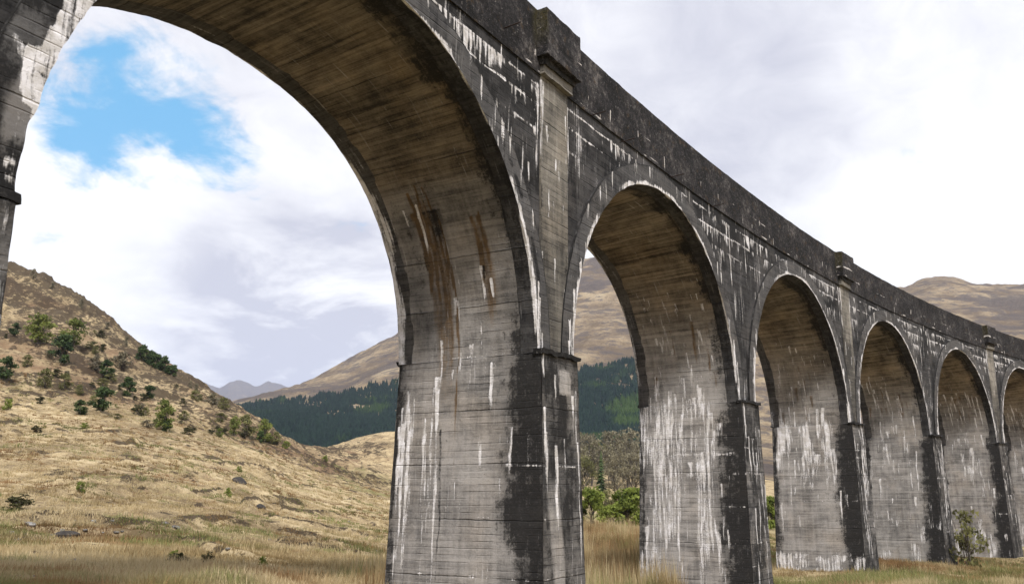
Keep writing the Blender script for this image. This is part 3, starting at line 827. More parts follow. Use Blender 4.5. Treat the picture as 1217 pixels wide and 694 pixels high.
# refuge turrets over every other pier: turret > corbel, coping; pilaster under it
for i in range(IMIN, IMAX + 1):
    if i % 2 == 0: continue
    ac = (i - 1) * S
    for face in (0, 1):
        sg = -1 if face == 0 else 1
        b0 = 0.0 if face == 0 else W
        stp = {1: 0.05, 3: 0.09}.get(i, 0.2) if face == 0 else 0.4

        def o_(p, q):
            return (b0 - q, b0 - p) if face == 0 else (b0 + p, b0 + q)

        def tf(Aa, Oo, Zz):
            C = blank(Aa, 0.5)
            C[..., 3] += 0.4 * (fbm(Aa * 0.9 + Oo, Zz * 0.9, 640 + i, 4) - 0.5)
            hline(Aa + Oo, Zz - ZT, C, -0.98, 0.03, 0.40, 0.75, 651)
            hline(Aa + Oo, Zz - ZT, C, -1.50, 0.035, 0.45, 0.7, 653)
            C[..., 2] = 0.35 * sst(Aa - ac, -0.95, -1.12) * sst(Zz - ZT, -1.4, -0.6)
            return C
        mb = MB()
        p, q = o_(-0.42, 0.42)
        box_grid(mb, ac - 1.13, ac + 1.13, p, q, ZT - 1.56, ZT - 0.02, stp, colf=tf)
        mb.v = [jag(v_, 0.08, 2.2, 55) for v_ in mb.v]
        tur = mb.build('refuge_turret', M_PAR, viaduct)
        mb = MB()
        p, q = o_(-0.06, 0.27); box_grid(mb, ac - 0.98, ac + 0.98, p, q, ZT - 1.76, ZT - 1.563, stp, (0.1, 0.75, 0, 0.4))  # upper step painted near black for the shadow under the turret
        p, q = o_(-0.06, 0.20); box_grid(mb, ac - 0.92, ac + 0.92, p, q, ZT - 2.05, ZT - 1.763, stp, (0.12, 0.25, 0, 0.6))
        mb.v = [jag(v_, 0.09, 2.8, 56) for v_ in mb.v]
        mb.build('corbel', M_PIL, tur)

        def pfn(Aa, Oo, Zz):
            U = Aa - ac; Zr = Zz - ZS
            C = blank(Aa, 0.62)
            C[..., 3] += 0.9 * (fbm(Aa * 1.2, Zz * 0.5, 660 + i, 4) - 0.5) - 0.30 * sst(Zr, 6.4, 3.5)
            C[..., 1] = 0.45 * sst(Zr, 6.5, 3.0) + 1.0 * (fbm(Aa, Zz * .4, 670 + i, 3) - .5)
            rr_ = np.random.default_rng(680 + i)
            drips(U, Zr, C, 0, [(-0.78, 8.2, 3.2, 0.12, 1.1), (0.74, 7.6, 2.6, 0.05, 1.0), (-0.1, 4.6, .7, .07, .9)] + rand_drips(10, -.8, .8, 1, 7, .4, 1.6, .04, .09, .7, 1.0, rr_))
            return C
        mb = MB()
        p, q = o_(-0.05, 0.05)
        box_grid(mb, ac - 0.84, ac + 0.84, p, q, ZS + 0.14, ZT - 2.06, stp, colf=pfn)
        mb.build('pilaster', M_PIL, viaduct)


def rod(mb, p0, p1, r, seg=6):
    p0 = np.array(p0, float); p1 = np.array(p1, float)
    d = (p1 - p0) / np.linalg.norm(p1 - p0)
    x = np.cross(d, (0, 0, 1.0) if abs(d[2]) < .9 else (1.0, 0, 0)); x /= np.linalg.norm(x); y = np.cross(d, x)
    t = np.linspace(0, 2 * math.pi, seg + 1)
    ring = np.cos(t)[:, None] * x + np.sin(t)[:, None] * y
    r0, r1 = (r, r) if np.isscalar(r) else r
    mb.grid(np.stack([p0 + ring * r0, p1 + ring * r1, np.tile(p1, (seg + 1, 1))]), None, None)


for (a, td) in ((-3.0, 1.55), (2.6, 2.05), (4.9, 2.2), (9.5, 2.1), (14.0, 2.1)):
    mb = MB()
    p0 = pos(a, 0.1, ZT - td); p1 = pos(a - 0.05, -0.6, ZT - td + 0.02)
    rod(mb, p0, p1, 0.02)
    mb.build('iron_peg', M_IRON, viaduct)

# ------------------------------------------------------------------ TERRAIN
# heights are surveyed along sight lines: (distance, picture row that distance is seen at), then blended into one sheet
TAB = {
    -300: [(18, 690), (45, 630), (80, 560), (140, 470), (200, 400), (260, 320), (335, 240), (450, 250), (700, 340), (1300, 400), (2500, 420)],
    0: [(18, 694), (45, 640), (80, 580), (140, 497), (200, 440), (260, 380), (335, 313), (420, 330), (700, 430), (1300, 480), (2500, 500)],
    50: [(18, 694), (46, 640), (82, 575), (145, 495), (205, 440), (265, 385), (330, 341), (420, 360), (700, 450), (1300, 480), (2500, 500)],
    100: [(19, 694), (48, 637), (88, 568), (150, 495), (210, 450), (270, 405), (322, 370), (420, 395), (700, 480), (1300, 490), (2500, 500)],
    150: [(20, 694), (50, 636), (92, 567), (155, 498), (215, 460), (270, 430), (310, 411), (420, 440), (700, 500), (1300, 495), (2500, 500)],
    200: [(21, 694), (55, 632), (97, 566), (162, 505), (220, 473), (265, 452), (300, 440), (420, 470), (700, 515), (1300, 505), (2500, 500)],
    260: [(22, 694), (58, 633), (102, 572), (170, 518), (225, 492), (275, 476), (420, 505), (700, 530), (1000, 505), (1400, 487), (2000, 490), (2800, 500)],
    300: [(23, 694), (60, 634), (105, 577), (175, 528), (230, 508), (270, 498), (400, 520), (700, 540), (1000, 500), (1400, 478), (1700, 474), (2800, 490)],
    340: [(24, 694), (64, 637), (112, 584), (185, 543), (250, 525), (400, 540), (700, 548), (1000, 500), (1400, 470), (1900, 463), (2800, 480)],
    385: [(25, 694), (67, 640), (118, 590), (195, 556), (270, 543), (340, 537), (420, 532), (520, 545), (700, 553), (1000, 505), (1300, 470), (1700, 450), (2000, 442), (2800, 475)],
    420: [(26, 694), (70, 642), (122, 597), (200, 566), (280, 550), (350, 530), (400, 516), (520, 540), (700, 553), (1000, 505), (1300, 462), (1700, 435), (2000, 419), (2800, 450)],
    470: [(27, 694), (72, 645), (128, 605), (210, 575), (280, 552), (350, 524), (400, 506), (520, 530), (700, 550), (950, 510), (1250, 454), (1700, 415), (2000, 393), (2800, 430)],
    580: [(25, 722), (46, 690), (90, 640), (140, 612), (220, 595), (350, 570), (450, 545), (700, 545), (900, 510), (1200, 445), (1700, 380), (2100, 345), (2800, 380)],
    700: [(25, 735), (46, 696), (75, 652), (105, 628), (150, 612), (220, 598), (350, 575), (700, 535), (900, 500), (1150, 436), (1700, 350), (2100, 309), (2800, 350)],
    800: [(25, 735), (46, 696), (75, 655), (105, 632), (150, 615), (220, 598), (350, 575), (700, 535), (900, 500), (1150, 430), (1700, 345), (2100, 298), (2800, 340)],
    1000: [(30, 730), (50, 690), (62, 671), (100, 652), (200, 622), (400, 590), (700, 560), (900, 510), (1200, 450), (1700, 370), (2100, 322), (2800, 350)],
    1075: [(30, 722), (47, 692), (70, 668), (110, 652), (200, 628), (400, 595), (700, 560), (900, 510), (1200, 440), (1700, 378), (2100, 345), (2800, 352)],
    1130: [(30, 720), (45, 697), (78, 668), (115, 654), (200, 630), (400, 595), (700, 560), (900, 510), (1200, 430), (1700, 366), (2100, 331), (2800, 352)],
    1217: [(30, 720), (50, 694), (92, 677), (130, 664), (200, 640), (400, 600), (700, 565), (900, 510), (1200, 430), (1700, 372), (2100, 340), (2800, 356)],
    1500: [(30, 735), (50, 700), (92, 680), (130, 664), (200, 640), (400, 600), (700, 565), (900, 510), (1200, 430), (1700, 372), (2100, 330), (2800, 356)],
}
LR = np.linspace(math.log(0.6), math.log(3600), 260)
_az = []; _rows = []
for x_, lst in TAB.items():
    v0 = pixdir(x_, 600)
    _az.append(math.atan2(v0[0], v0[1]))
    rs = [0.6, 6.0]; zs_ = [-1.75, -1.75]
    for r_, y_ in lst:
        v = pixdir(x_, y_); rs.append(r_); zs_.append(r_ * v[2] / math.hypot(v[0], v[1]))
    rs.append(3600); zs_.append(zs_[-1] - 20)
    # interpolate slope angle in log distance
    row = np.interp(LR, np.log(rs), np.array(zs_) / np.array(rs)) * np.exp(LR)
    _rows.append(row)
# all the way round behind the camera: a flat strath, then hills
for deg, hh in ((-75, 260), (-20, 330), (118, 420), (150, 300), (185, 250), (220, 320), (255, 280)):
    rs = np.array([0.6, 6, 25, 60, 150, 350, 700, 1400, 2200, 3600]); zz_ = np.array([-1.75, -1.75, -3, -4, -4, 2, 20, hh * .5, hh, hh * .8])
    _az.append(math.radians(deg)); _rows.append(np.interp(LR, np.log(rs), zz_))
_o = np.argsort(_az)
AZK = np.array(_az)[_o]; ROWS = np.array(_rows)[_o]
AZK = np.concatenate([[AZK[-1] - 2 * math.pi], AZK, [AZK[0] + 2 * math.pi]]); ROWS = np.concatenate([ROWS[-1:], ROWS, ROWS[:1]])
AZF = np.radians(np.arange(-90, 270.01, 0.5))
BASEH = np.empty((len(AZF), len(LR)))
for j in range(len(LR)):
    BASEH[:, j] = np.interp(AZF, AZK, ROWS[:, j])
for _ in range(3):                                   # soften the joins between sight lines
    BASEH[1:-1] = 0.25 * BASEH[:-2] + 0.5 * BASEH[1:-1] + 0.25 * BASEH[2:]
    BASEH[:, 1:-1] = 0.25 * BASEH[:, :-2] + 0.5 * BASEH[:, 1:-1] + 0.25 * BASEH[:, 2:]


def base_h(az, r):
    az = (np.asarray(az) + math.pi / 2) % (2 * math.pi) - math.pi / 2
    fi = np.clip((az - AZF[0]) / (AZF[1] - AZF[0]), 0, len(AZF) - 1.001)
    fj = np.clip((np.log(np.maximum(r, 0.6)) - LR[0]) / (LR[1] - LR[0]), 0, len(LR) - 1.001)
    i = fi.astype(int); j = fj.astype(int); a = fi - i; b = fj - j
    return (BASEH[i, j] * (1 - a) + BASEH[i + 1, j] * a) * (1 - b) + (BASEH[i, j + 1] * (1 - a) + BASEH[i + 1, j + 1] * a) * b


def left_hill(az, r):
    """1 on the grassy hillside beyond the first arch"""
    return sst(az, 0.98, 0.84)


def ridged(x, y, seed, o=4):
    s = 0; a = 1; t = 0
    for k in range(o):
        s = s + a * (1 - np.abs(2 * vn(x * 2 ** k, y * 2 ** k, seed + k) - 1)); t += a; a *= .5
    return s / t


def terrain(az, r, full=False):
    az = np.asarray(az, float); r = np.asarray(r, float)
    x = CX + r * np.sin(az); y = CY + r * np.cos(az)
    h = base_h(az, r)
    lh = left_hill(az, r)
    tus = fbm(x / 1.3, y / 1.3, 801, 3) - 0.5
    hum = fbm(x / 6.5, y / 6.5, 805, 4) - 0.5
    # stepped peat banks: run across the slope, lip on the uphill side
    u = h * 0.55 + 3.2 * fbm(x / 16, y / 16, 811, 3)
    fr = u - np.floor(u)
    bank = sst(fr, 0.72, 0.90) * sst(fr, 1.0, 0.95) * sst(fbm(x / 9, y / 9, 815, 3), 0.47, 0.56)
    nearw = sst(r, 5, 14) * (0.35 + 0.65 * sst(r, 25, 60))
    amp = nearw * (0.30 + 0.70 * lh) * sst(r, 500, 300)
    up = lh * sst(r, 150, 190) * sst(r, 420, 330)     # broken, rocky upper slope
    rock = ridged(x / 30, y / 30, 821) - 0.55
    crag = ridged(x / 9, y / 9, 831) - 0.55
    mt = sst(r, 480, 900)
    mr = ridged(x / 420, y / 420, 841, 5) - 0.55
    ms = fbm(x / 60, y / 60, 845, 4) - 0.5
    dz = amp * (0.34 * tus + 0.65 * hum + 0.45 * (bank - 0.5 * sst(fr, 0.92, 1.0) * bank)) + up * (3.6 * rock + 2.2 * crag + 2.0 * (fbm(x / 3.0, y / 3.0, 833, 3) - .5)) + mt * r * (0.022 * mr + 0.012 * ms)
    z = h + dz + CZ
    if full:
        return x, y, z, bank, tus, hum, up, rock, crag, mt, mr, ms, lh
    return z


def ground_at(px, py, r0=12.0, r1=3000.0):
    v = pixdir(px, py); hz = math.hypot(v[0], v[1]); az = math.atan2(v[0], v[1]); sl = v[2] / hz
    r = np.exp(np.linspace(math.log(r0), math.log(r1), 2600))
    z = terrain(np.full_like(r, az), r)
    k = np.argmax(z >= CZ + sl * r)
    if z[k] < CZ + sl * r[k]:
        k = int(np.argmax((z - CZ) / r - sl))
    return Vector((CX + r[k] * math.sin(az), CY + r[k] * math.cos(az), float(z[k]))), float(r[k])


def on_ground(x, y):
    r = math.hypot(x - CX, y - CY); az = math.atan2(x - CX, y - CY)
    return float(terrain(np.array([az]), np.array([r]))[0])


def mat_ground():
    m, n = mat('moor_grass')
    dk, gr, br, tone = attr(n)
    p = n.new('ShaderNodeNewGeometry').outputs['Position']
    a = n.noise(p, 0.045, 5, 0.6, 0.3)
    b = n.noise(p, 0.32, 6, 0.65)
    c = n.noise(p, 2.4, 6, 0.7)
    e = n.noise(p, 11.0, 4, 0.7)
    c2 = n.noise(n.mul(p, (0.8, 0.8, 1.6)), 1.0, 7, 0.7)
    t = n.math('ADD', n.math('MULTIPLY', b, 0.55), n.math('MULTIPLY', c, 0.35))
    t = n.math('ADD', t, n.math('MULTIPLY', e, 0.30))
    t = n.math('ADD', n.math('MULTIPLY', n.math('SUBTRACT', t, 0.60), 2.3), tone)
    base = n.ramp(t, [(0.22, (0.16, 0.118, 0.066)), (0.44, (0.30, 0.232, 0.138)), (0.58, (0.45, 0.352, 0.208)), (0.8, (0.56, 0.46, 0.295))])
    bf = n.ss(n.math('ADD', br, n.math('ADD', n.math('MULTIPLY', n.math('SUBTRACT', b, 0.5), 1.6), n.math('MULTIPLY', n.math('SUBTRACT', c2, 0.5), 2.2))), 0.20, 1.05)
    base = n.mix(n.math('MULTIPLY', bf, 0.8), base, n.ramp(c2, [(0.3, (0.085, 0.050, 0.030)), (0.7, (0.29, 0.185, 0.115))]))
    gf = n.ss(n.math('ADD', gr, n.math('MULTIPLY', n.math('SUBTRACT', c, 0.5), 1.2)), 0.35, 0.8)
    base = n.mix(n.math('MULTIPLY', gf, 0.75), base, n.ramp(e, [(0.3, (0.10, 0.105, 0.034)), (0.7, (0.27, 0.26, 0.105))]))
    df = n.ss(n.math('ADD', dk, n.math('ADD', n.math('MULTIPLY', n.math('SUBTRACT', c, 0.5), 1.4), n.math('ADD', n.math('MULTIPLY', n.math('SUBTRACT', c2, 0.5), 3.4), n.math('MULTIPLY', n.math('SUBTRACT', b, 0.5), 1.8)))), 0.40, 0.72)
    base = n.mix(n.math('MULTIPLY', df, 0.9), base, n.ramp(e, [(0.3, (0.020, 0.015, 0.010)), (0.75, (0.085, 0.062, 0.042))]))
    h = n.math('ADD', n.math('MULTIPLY', c, 1.0), n.math('MULTIPLY', e, 0.5))
    n.surf(base, 0.95, h, 0.9, 0.25, spec=0.1)
    return m


def mat_mountain():
    m, n = mat('mountain_moor')
    dk, gr, br, tone = attr(n)
    p = n.new('ShaderNodeNewGeometry').outputs['Position']
    b = n.noise(p, 0.012, 7, 0.65, 0.4)
    c = n.noise(p, 0.055, 7, 0.68, 0.3)
    e = n.noise(p, 0.28, 5, 0.7)
    t = n.math('ADD', n.math('MULTIPLY', b, 0.5), n.math('ADD', n.math('MULTIPLY', c, 0.4), n.math('MULTIPLY', e, 0.25)))
    t = n.math('ADD', n.math('MULTIPLY', n.math('SUBTRACT', t, 0.575), 2.6), tone)
    base = n.ramp(t, [(0.32, (0.15, 0.112, 0.075)), (0.48, (0.24, 0.182, 0.118)), (0.62, (0.34, 0.265, 0.170)), (0.8, (0.41, 0.335, 0.225))])
    st_ = n.noise(n.mul(p, (0.02, 0.02, 0.075)), 1.0, 6, 0.65, 0.5)
    df = n.ss(n.math('ADD', dk, n.math('ADD', n.math('MULTIPLY', n.math('SUBTRACT', c, 0.5), 2.6), n.math('ADD', n.math('MULTIPLY', n.math('SUBTRACT', st_, 0.5), 2.2), n.math('MULTIPLY', n.math('SUBTRACT', e, 0.5), 1.2)))), 0.36, 0.72)
    base = n.mix(n.math('MULTIPLY', df, 0.85), base, n.ramp(e, [(0.3, (0.055, 0.046, 0.046)), (0.75, (0.135, 0.112, 0.105))]))
    n.surf(base, 0.95, n.math('ADD', c, n.math('MULTIPLY', e, 0.6)), 0.9, 8.0, spec=0.1)
    return m


M_GND, M_MTN = mat_ground(), mat_mountain()
AZ0, AZ1 = math.radians(24), math.radians(93)
azd = np.concatenate([np.radians(np.arange(-90, 24, 2.0)), np.linspace(AZ0, AZ1, 640), np.radians(np.arange(95, 271, 2.0))])
azd[-1] = azd[0] + 2 * math.pi
rn = np.exp(np.linspace(math.log(0.6), math.log(12), 22))
rm = np.exp(np.linspace(math.log(12.2), math.log(480), 420))
rfar = np.exp(np.linspace(math.log(480), math.log(3600), 190))


def sheet(rv, name, material, far=False):
    Rr, Az = np.meshgrid(rv, azd)
    x, y, z, bank, tus, hum, up, rock, crag, mt, mr, ms, lh = terrain(Az, Rr, True)
    A = blank(x, 0.5)
    if far:
        A[..., 0] = 0.45 + 0.9 * sst(mr, 0.10, 0.30) * sst(fbm(x / 130, y / 130, 861, 4), .40, .62)
        A[..., 3] += 0.5 * ms
    else:
        A[..., 3] += 0.35 * (fbm(x / 14, y / 14, 851, 4) - 0.5) + 0.35 * tus
        patch = sst(fbm(x / 3.2, y / 1.9, 871, 4), 0.60, 0.70)
        patch2 = sst(fbm(x / 7.0, y / 4.0, 873, 4), 0.57, 0.68)
        A[..., 0] = lh * (0.95 * bank * sst(fbm(x / 5, y / 5, 875, 3), .36, .52) + 0.55 * patch * sst(Rr, 12, 24)) + up * np.clip(0.40 + 1.3 * (fbm(x / 20, y / 20, 881, 4) - 0.5) + 0.5 * (fbm(x / 5, y / 5, 882, 3) - 0.5) + 0.35 * crag, 0, 0.85) + up * sst(Rr, 225, 330) * sst(Az, 0.84, 0.66) * (0.25 + 0.55 * fbm(x / 9, y / 9, 886, 3))
        A[..., 2] = lh * (0.48 * patch2 + 0.85 * up * sst(fbm(x / 14, y / 14, 883, 4), 0.30, 0.70))
        A[..., 1] = 0.75 * sst(Rr, 26, 17) * sst(fbm(x / 2.5, y / 2.5, 885, 3), .3, .6) + 0.55 * sst(fbm(x / 9, y / 9, 887, 4), 0.58, 0.70) * sst(Rr, 300, 150) + 0.55 * (1 - lh) * sst(Rr, 100, 60) * fbm(x / 3, y / 3, 889, 3) + 0.55 * lh * sst(np.abs(Rr - 205), 45, 10) * sst(Az, .80, .86)
        A[..., 1] += 0.5 * (1 - lh) * sst(Rr, 112, 130) * sst(Rr, 480, 300)
    mb = MB()
    mb.grid(np.stack([x, y, z], -1), None, A, flip=False)
    return tag(mb.build(name, material), kind='structure')


sheet(np.concatenate([rn, rm]), 'ground', M_GND)
sheet(rfar, 'mountain', M_MTN, True)

# blue ridge far up the glen
mb = MB()
xs = np.linspace(60, 560, 200)
ys = np.interp(xs, [60, 140, 200, 232, 246, 262, 280, 300, 318, 335, 350, 400, 480, 560], [480, 468, 458, 450, 456, 460, 453, 457, 452, 460, 464, 474, 484, 490])
rows = []
for f_, rr_ in ((1.0, 8600), (0.97, 8300), (0.85, 7900), (0.65, 7400), (0.4, 6900), (0.1, 6300), (-0.1, 5900)):
    L_ = []
    for x_, y_ in zip(xs, ys):
        v = pixdir(x_, y_); hz = math.hypot(v[0], v[1])
        q = rr_ + 320 * (fbm(x_ / 22, f_ * 3, 903, 4) - .5)
        top = 8600 * v[2] / hz
        L_.append((CX + v[0] / hz * q, CY + v[1] / hz * q, CZ + top * f_ + 70 * (fbm(x_ / 14, f_ * 5, 905, 3) - 0.5) * (1 if 0 < f_ else 0)))
    rows.append(L_)
mb.grid(np.array(rows), None, (0.75, 0, 0, 0.3), flip=False)
tag(mb.build('far_mountain', M_MTN), kind='structure')

# ------------------------------------------------------------------ VEGETATION
def mat_leaf(name, c0, c1, transl=0.25):
    m, n = mat(name)
    _, _, _, tone = attr(n)
    oi = n.new('ShaderNodeObjectInfo').outputs['Random']
    p = n.new('ShaderNodeNewGeometry').outputs['Position']
    t = n.math('ADD', tone, n.math('MULTIPLY', n.math('SUBTRACT', n.noise(p, 0.6, 3), 0.5), 0.6))
    t = n.math('ADD', t, n.math('MULTIPLY', n.math('SUBTRACT', oi, 0.5), 0.25), clamp=True)
    n.surf(n.mix(t, c0, c1), 0.8, transl=transl, spec=0.15)
    return m


M_PINE = mat_leaf('pine_needles', (0.020, 0.036, 0.016), (0.090, 0.130, 0.048), 0.1)
M_BIRCH = mat_leaf('birch_leaves', (0.062, 0.088, 0.022), (0.235, 0.265, 0.075), 0.35)
M_TWIG = mat_leaf('bare_twigs', (0.095, 0.082, 0.058), (0.27, 0.245, 0.165), 0.15)
M_OLIVE = mat_leaf('olive_shrub_leaves', (0.080, 0.082, 0.034), (0.24, 0.235, 0.10), 0.3)
M_BUSH = mat_leaf('fresh_bush_leaves', (0.075, 0.105, 0.020), (0.28, 0.33, 0.075), 0.35)
M_HEATH = mat_leaf('dark_heather', (0.018, 0.018, 0.010), (0.085, 0.085, 0.035), 0.1)
m, n = mat('grey_bark')
oc = n.new('ShaderNodeTexCoord').outputs['Object']
n.surf(n.ramp(n.noise(n.mul(oc, (3, 3, .8)), 3.0, 5), [(0.3, (0.05, 0.042, 0.035)), (0.7, (0.17, 0.15, 0.13))]), 0.9, n.noise(oc, 8.0), 0.6)
M_BARK = m


def limb(mb, pts, r0, r1, seg=6):
    pts = np.array(pts, float); k = len(pts)
    t = np.linspace(0, 2 * math.pi, seg + 1); G = []
    for j in range(k):
        d = pts[min(j + 1, k - 1)] - pts[max(j - 1, 0)]; d /= np.linalg.norm(d) + 1e-9
        x = np.cross(d, (0.31, 0.17, 0.93) if abs(d[2]) < .9 else (1.0, 0, 0)); x /= np.linalg.norm(x); y = np.cross(d, x)
        rr = r0 + (r1 - r0) * j / (k - 1)
        G.append(pts[j] + rr * (np.cos(t)[:, None] * x + np.sin(t)[:, None] * y))
    mb.grid(np.array(G), None, (0, 0, 0, 0.5))


def leaves(mb, C, rad, count, size, r, flat=0.0):
    """leaf-sized triangles spread through clumps; each clump light or dark as a whole"""
    C = np.asarray(C, float); rad = np.asarray(rad, float)
    ci = r.integers(0, len(C), count)
    d = r.normal(size=(count, 3)); d /= np.linalg.norm(d, axis=1)[:, None]
    rr = r.random(count) ** 0.45
    P = C[ci] + d * rr[:, None] * rad[ci]
    n_ = r.normal(size=(count, 3)); n_[:, 2] += flat; n_ /= np.linalg.norm(n_, axis=1)[:, None]
    a = np.cross(n_, r.normal(size=(count, 3))); a /= np.linalg.norm(a, axis=1)[:, None]
    b = np.cross(n_, a)
    s_ = size * (0.6 + 0.8 * r.random(count))[:, None]
    V = np.stack([P + a * s_, P - a * s_ * .5 + b * s_ * .7, P - a * s_ * .5 - b * s_ * .7], 1)
    tone = np.clip(r.random(len(C))[ci] * 0.7 + 0.3 * r.random(count), 0, 1)
    c = np.zeros((count, 3, 4)); c[..., 3] = tone[:, None]
    mb.tris(V.reshape(-1, 3), np.arange(count * 3).reshape(-1, 3), None, c.reshape(-1, 4))


def tree_meshes(kind, seed, detail=1.0):
    """(trunk mesh, crown mesh), 1 m tall and about as wide as the kind grows; scaled on placing"""
    r = np.random.default_rng(seed)
    tr, cr = MB(), MB()
    if kind == 'spruce':
        limb(tr, [(0, 0, -0.03), (0.004, 0, .5), (0, 0, .97)], 0.022, 0.003)
        L = 17; V = []; F = []; tn = []
        for j in range(L):
            z = 0.07 + 0.90 * j / (L - 1); rad = 0.23 * (1 - z) ** 0.85 + 0.012
            nb = 11
            for q in range(nb):
                a = q * 2 * math.pi / nb + j * 0.9 + r.uniform(-.2, .2); l = rad * r.uniform(.7, 1.15)
                for h in (0, 1):
                    w = l * 0.30 * r.uniform(.7, 1.3); zz = z + 0.02 * r.random()
                    d = np.array([math.cos(a), math.sin(a)]); t = np.array([-d[1], d[0]])
                    o = len(V)
                    tip = d * l; m_ = d * l * .45
                    V += [(0, 0, zz + .03), (m_[0] + t[0] * w, m_[1] + t[1] * w, zz - .005), (tip[0], tip[1], zz - .05 + .02 * r.random()), (m_[0] - t[0] * w, m_[1] - t[1] * w, zz - .015 - .02 * h)]
                    F += [(o, o + 1, o + 2), (o, o + 2, o + 3)]; k_ = r.random(); tn += [k_] * 4
                    break
        c = np.zeros((len(V), 4)); c[:, 3] = tn
        cr.tris(np.array(V), np.array(F), None, c)
        return tr, cr
    if kind == 'pine':
        n_l, wid, lo, cnt, size, stems = 26, 0.40, 0.10, int(1500 * detail), 0.050, 1
    elif kind == 'birch':
        n_l, wid, lo, cnt, size, stems = 26, 0.38, 0.10, int(1100 * detail), 0.042, 2
    elif kind == 'wood':
        n_l, wid, lo, cnt, size, stems = 30, 0.50, 0.22, int(1500 * detail), 0.026, 3
    else:                                           # bush / heath / twiggy shrub: broad, from the ground
        n_l, wid, lo, cnt, size, stems = 24, 0.60, 0.05, int(1000 * detail), 0.055, 5
    C = []; Rd = []
    for q in range(n_l):
        a = r.uniform(0, 6.283); z = lo + (0.95 - lo) * r.random() ** 0.85
        prof = math.sin(min(1, (z - lo + 0.12) / (1.08 - lo)) * math.pi) ** 0.6
        if kind in ('bush', 'heath'):
            prof = max(0.0, math.cos(z * 1.45)) ** 0.55
        rad = wid * prof * math.sqrt(r.random()) * 0.85
        C.append((rad * math.cos(a), rad * math.sin(a), z)); s_ = r.uniform(.09, .19) * (1.2 if kind in ('bush', 'heath', 'shrub') else 1)
        Rd.append((s_ * 1.15, s_ * 1.15, s_ * .75))
    for s_ in range(stems):
        a = r.uniform(0, 6.283); sp = 0.0 if stems == 1 else r.uniform(.05, .28)
        top = (sp * math.cos(a), sp * math.sin(a), r.uniform(.6, .85))
        limb(tr, [(0.02 * math.cos(a), 0.02 * math.sin(a), -0.06), (top[0] * .4, top[1] * .4, .3), top], 0.026 if stems == 1 else 0.016, 0.006)
    for q in range(n_l):
        c = C[q]
        z0 = max(0.05, c[2] * 0.55)
        limb(tr, [(c[0] * .15, c[1] * .15, z0), (c[0] * .6, c[1] * .6, z0 + (c[2] - z0) * .6), c], 0.010, 0.003, 4)
    leaves(cr, C, Rd, cnt, size, r)
    return tr, cr


LIB = {}
KM = {'pine': M_PINE, 'spruce': M_PINE, 'birch': M_BIRCH, 'wood': M_TWIG, 'bush': M_BUSH, 'heath': M_HEATH, 'shrub': M_TWIG, 'olive': M_OLIVE, 'olivewood': M_OLIVE}


def lib(kind, q, detail=1.0):
    key = (kind, q)
    if key not in LIB:
        base = {'olive': 'shrub', 'olivewood': 'wood'}.get(kind, kind)
        t, c = tree_meshes(base, sum(map(ord, kind)) * 31 + q, detail)
        LIB[key] = (t.mesh('trunk', M_BARK, True), c.mesh('crown', KM[kind], False))
    return LIB[key]


def plant(name, kind, p, h, label, cat, group=None, wide=1.0, q=0, detail=1.0):
    t, c = lib(kind, q, detail)
    o = empty(name, p)
    o.rotation_euler = (0, 0, random.uniform(0, 6.28))
    o.scale = (h * wide, h * wide, h)
    tag(o, label, cat, group)
    bare = kind in ('shrub', 'bush', 'heath', 'olive')
    for nm, me in (('stem' if bare else 'trunk', t), ('foliage' if bare else 'crown', c)):
        ch = bpy.data.objects.new(nm, me)
        COL.objects.link(ch)
        ch.parent = o
    return o


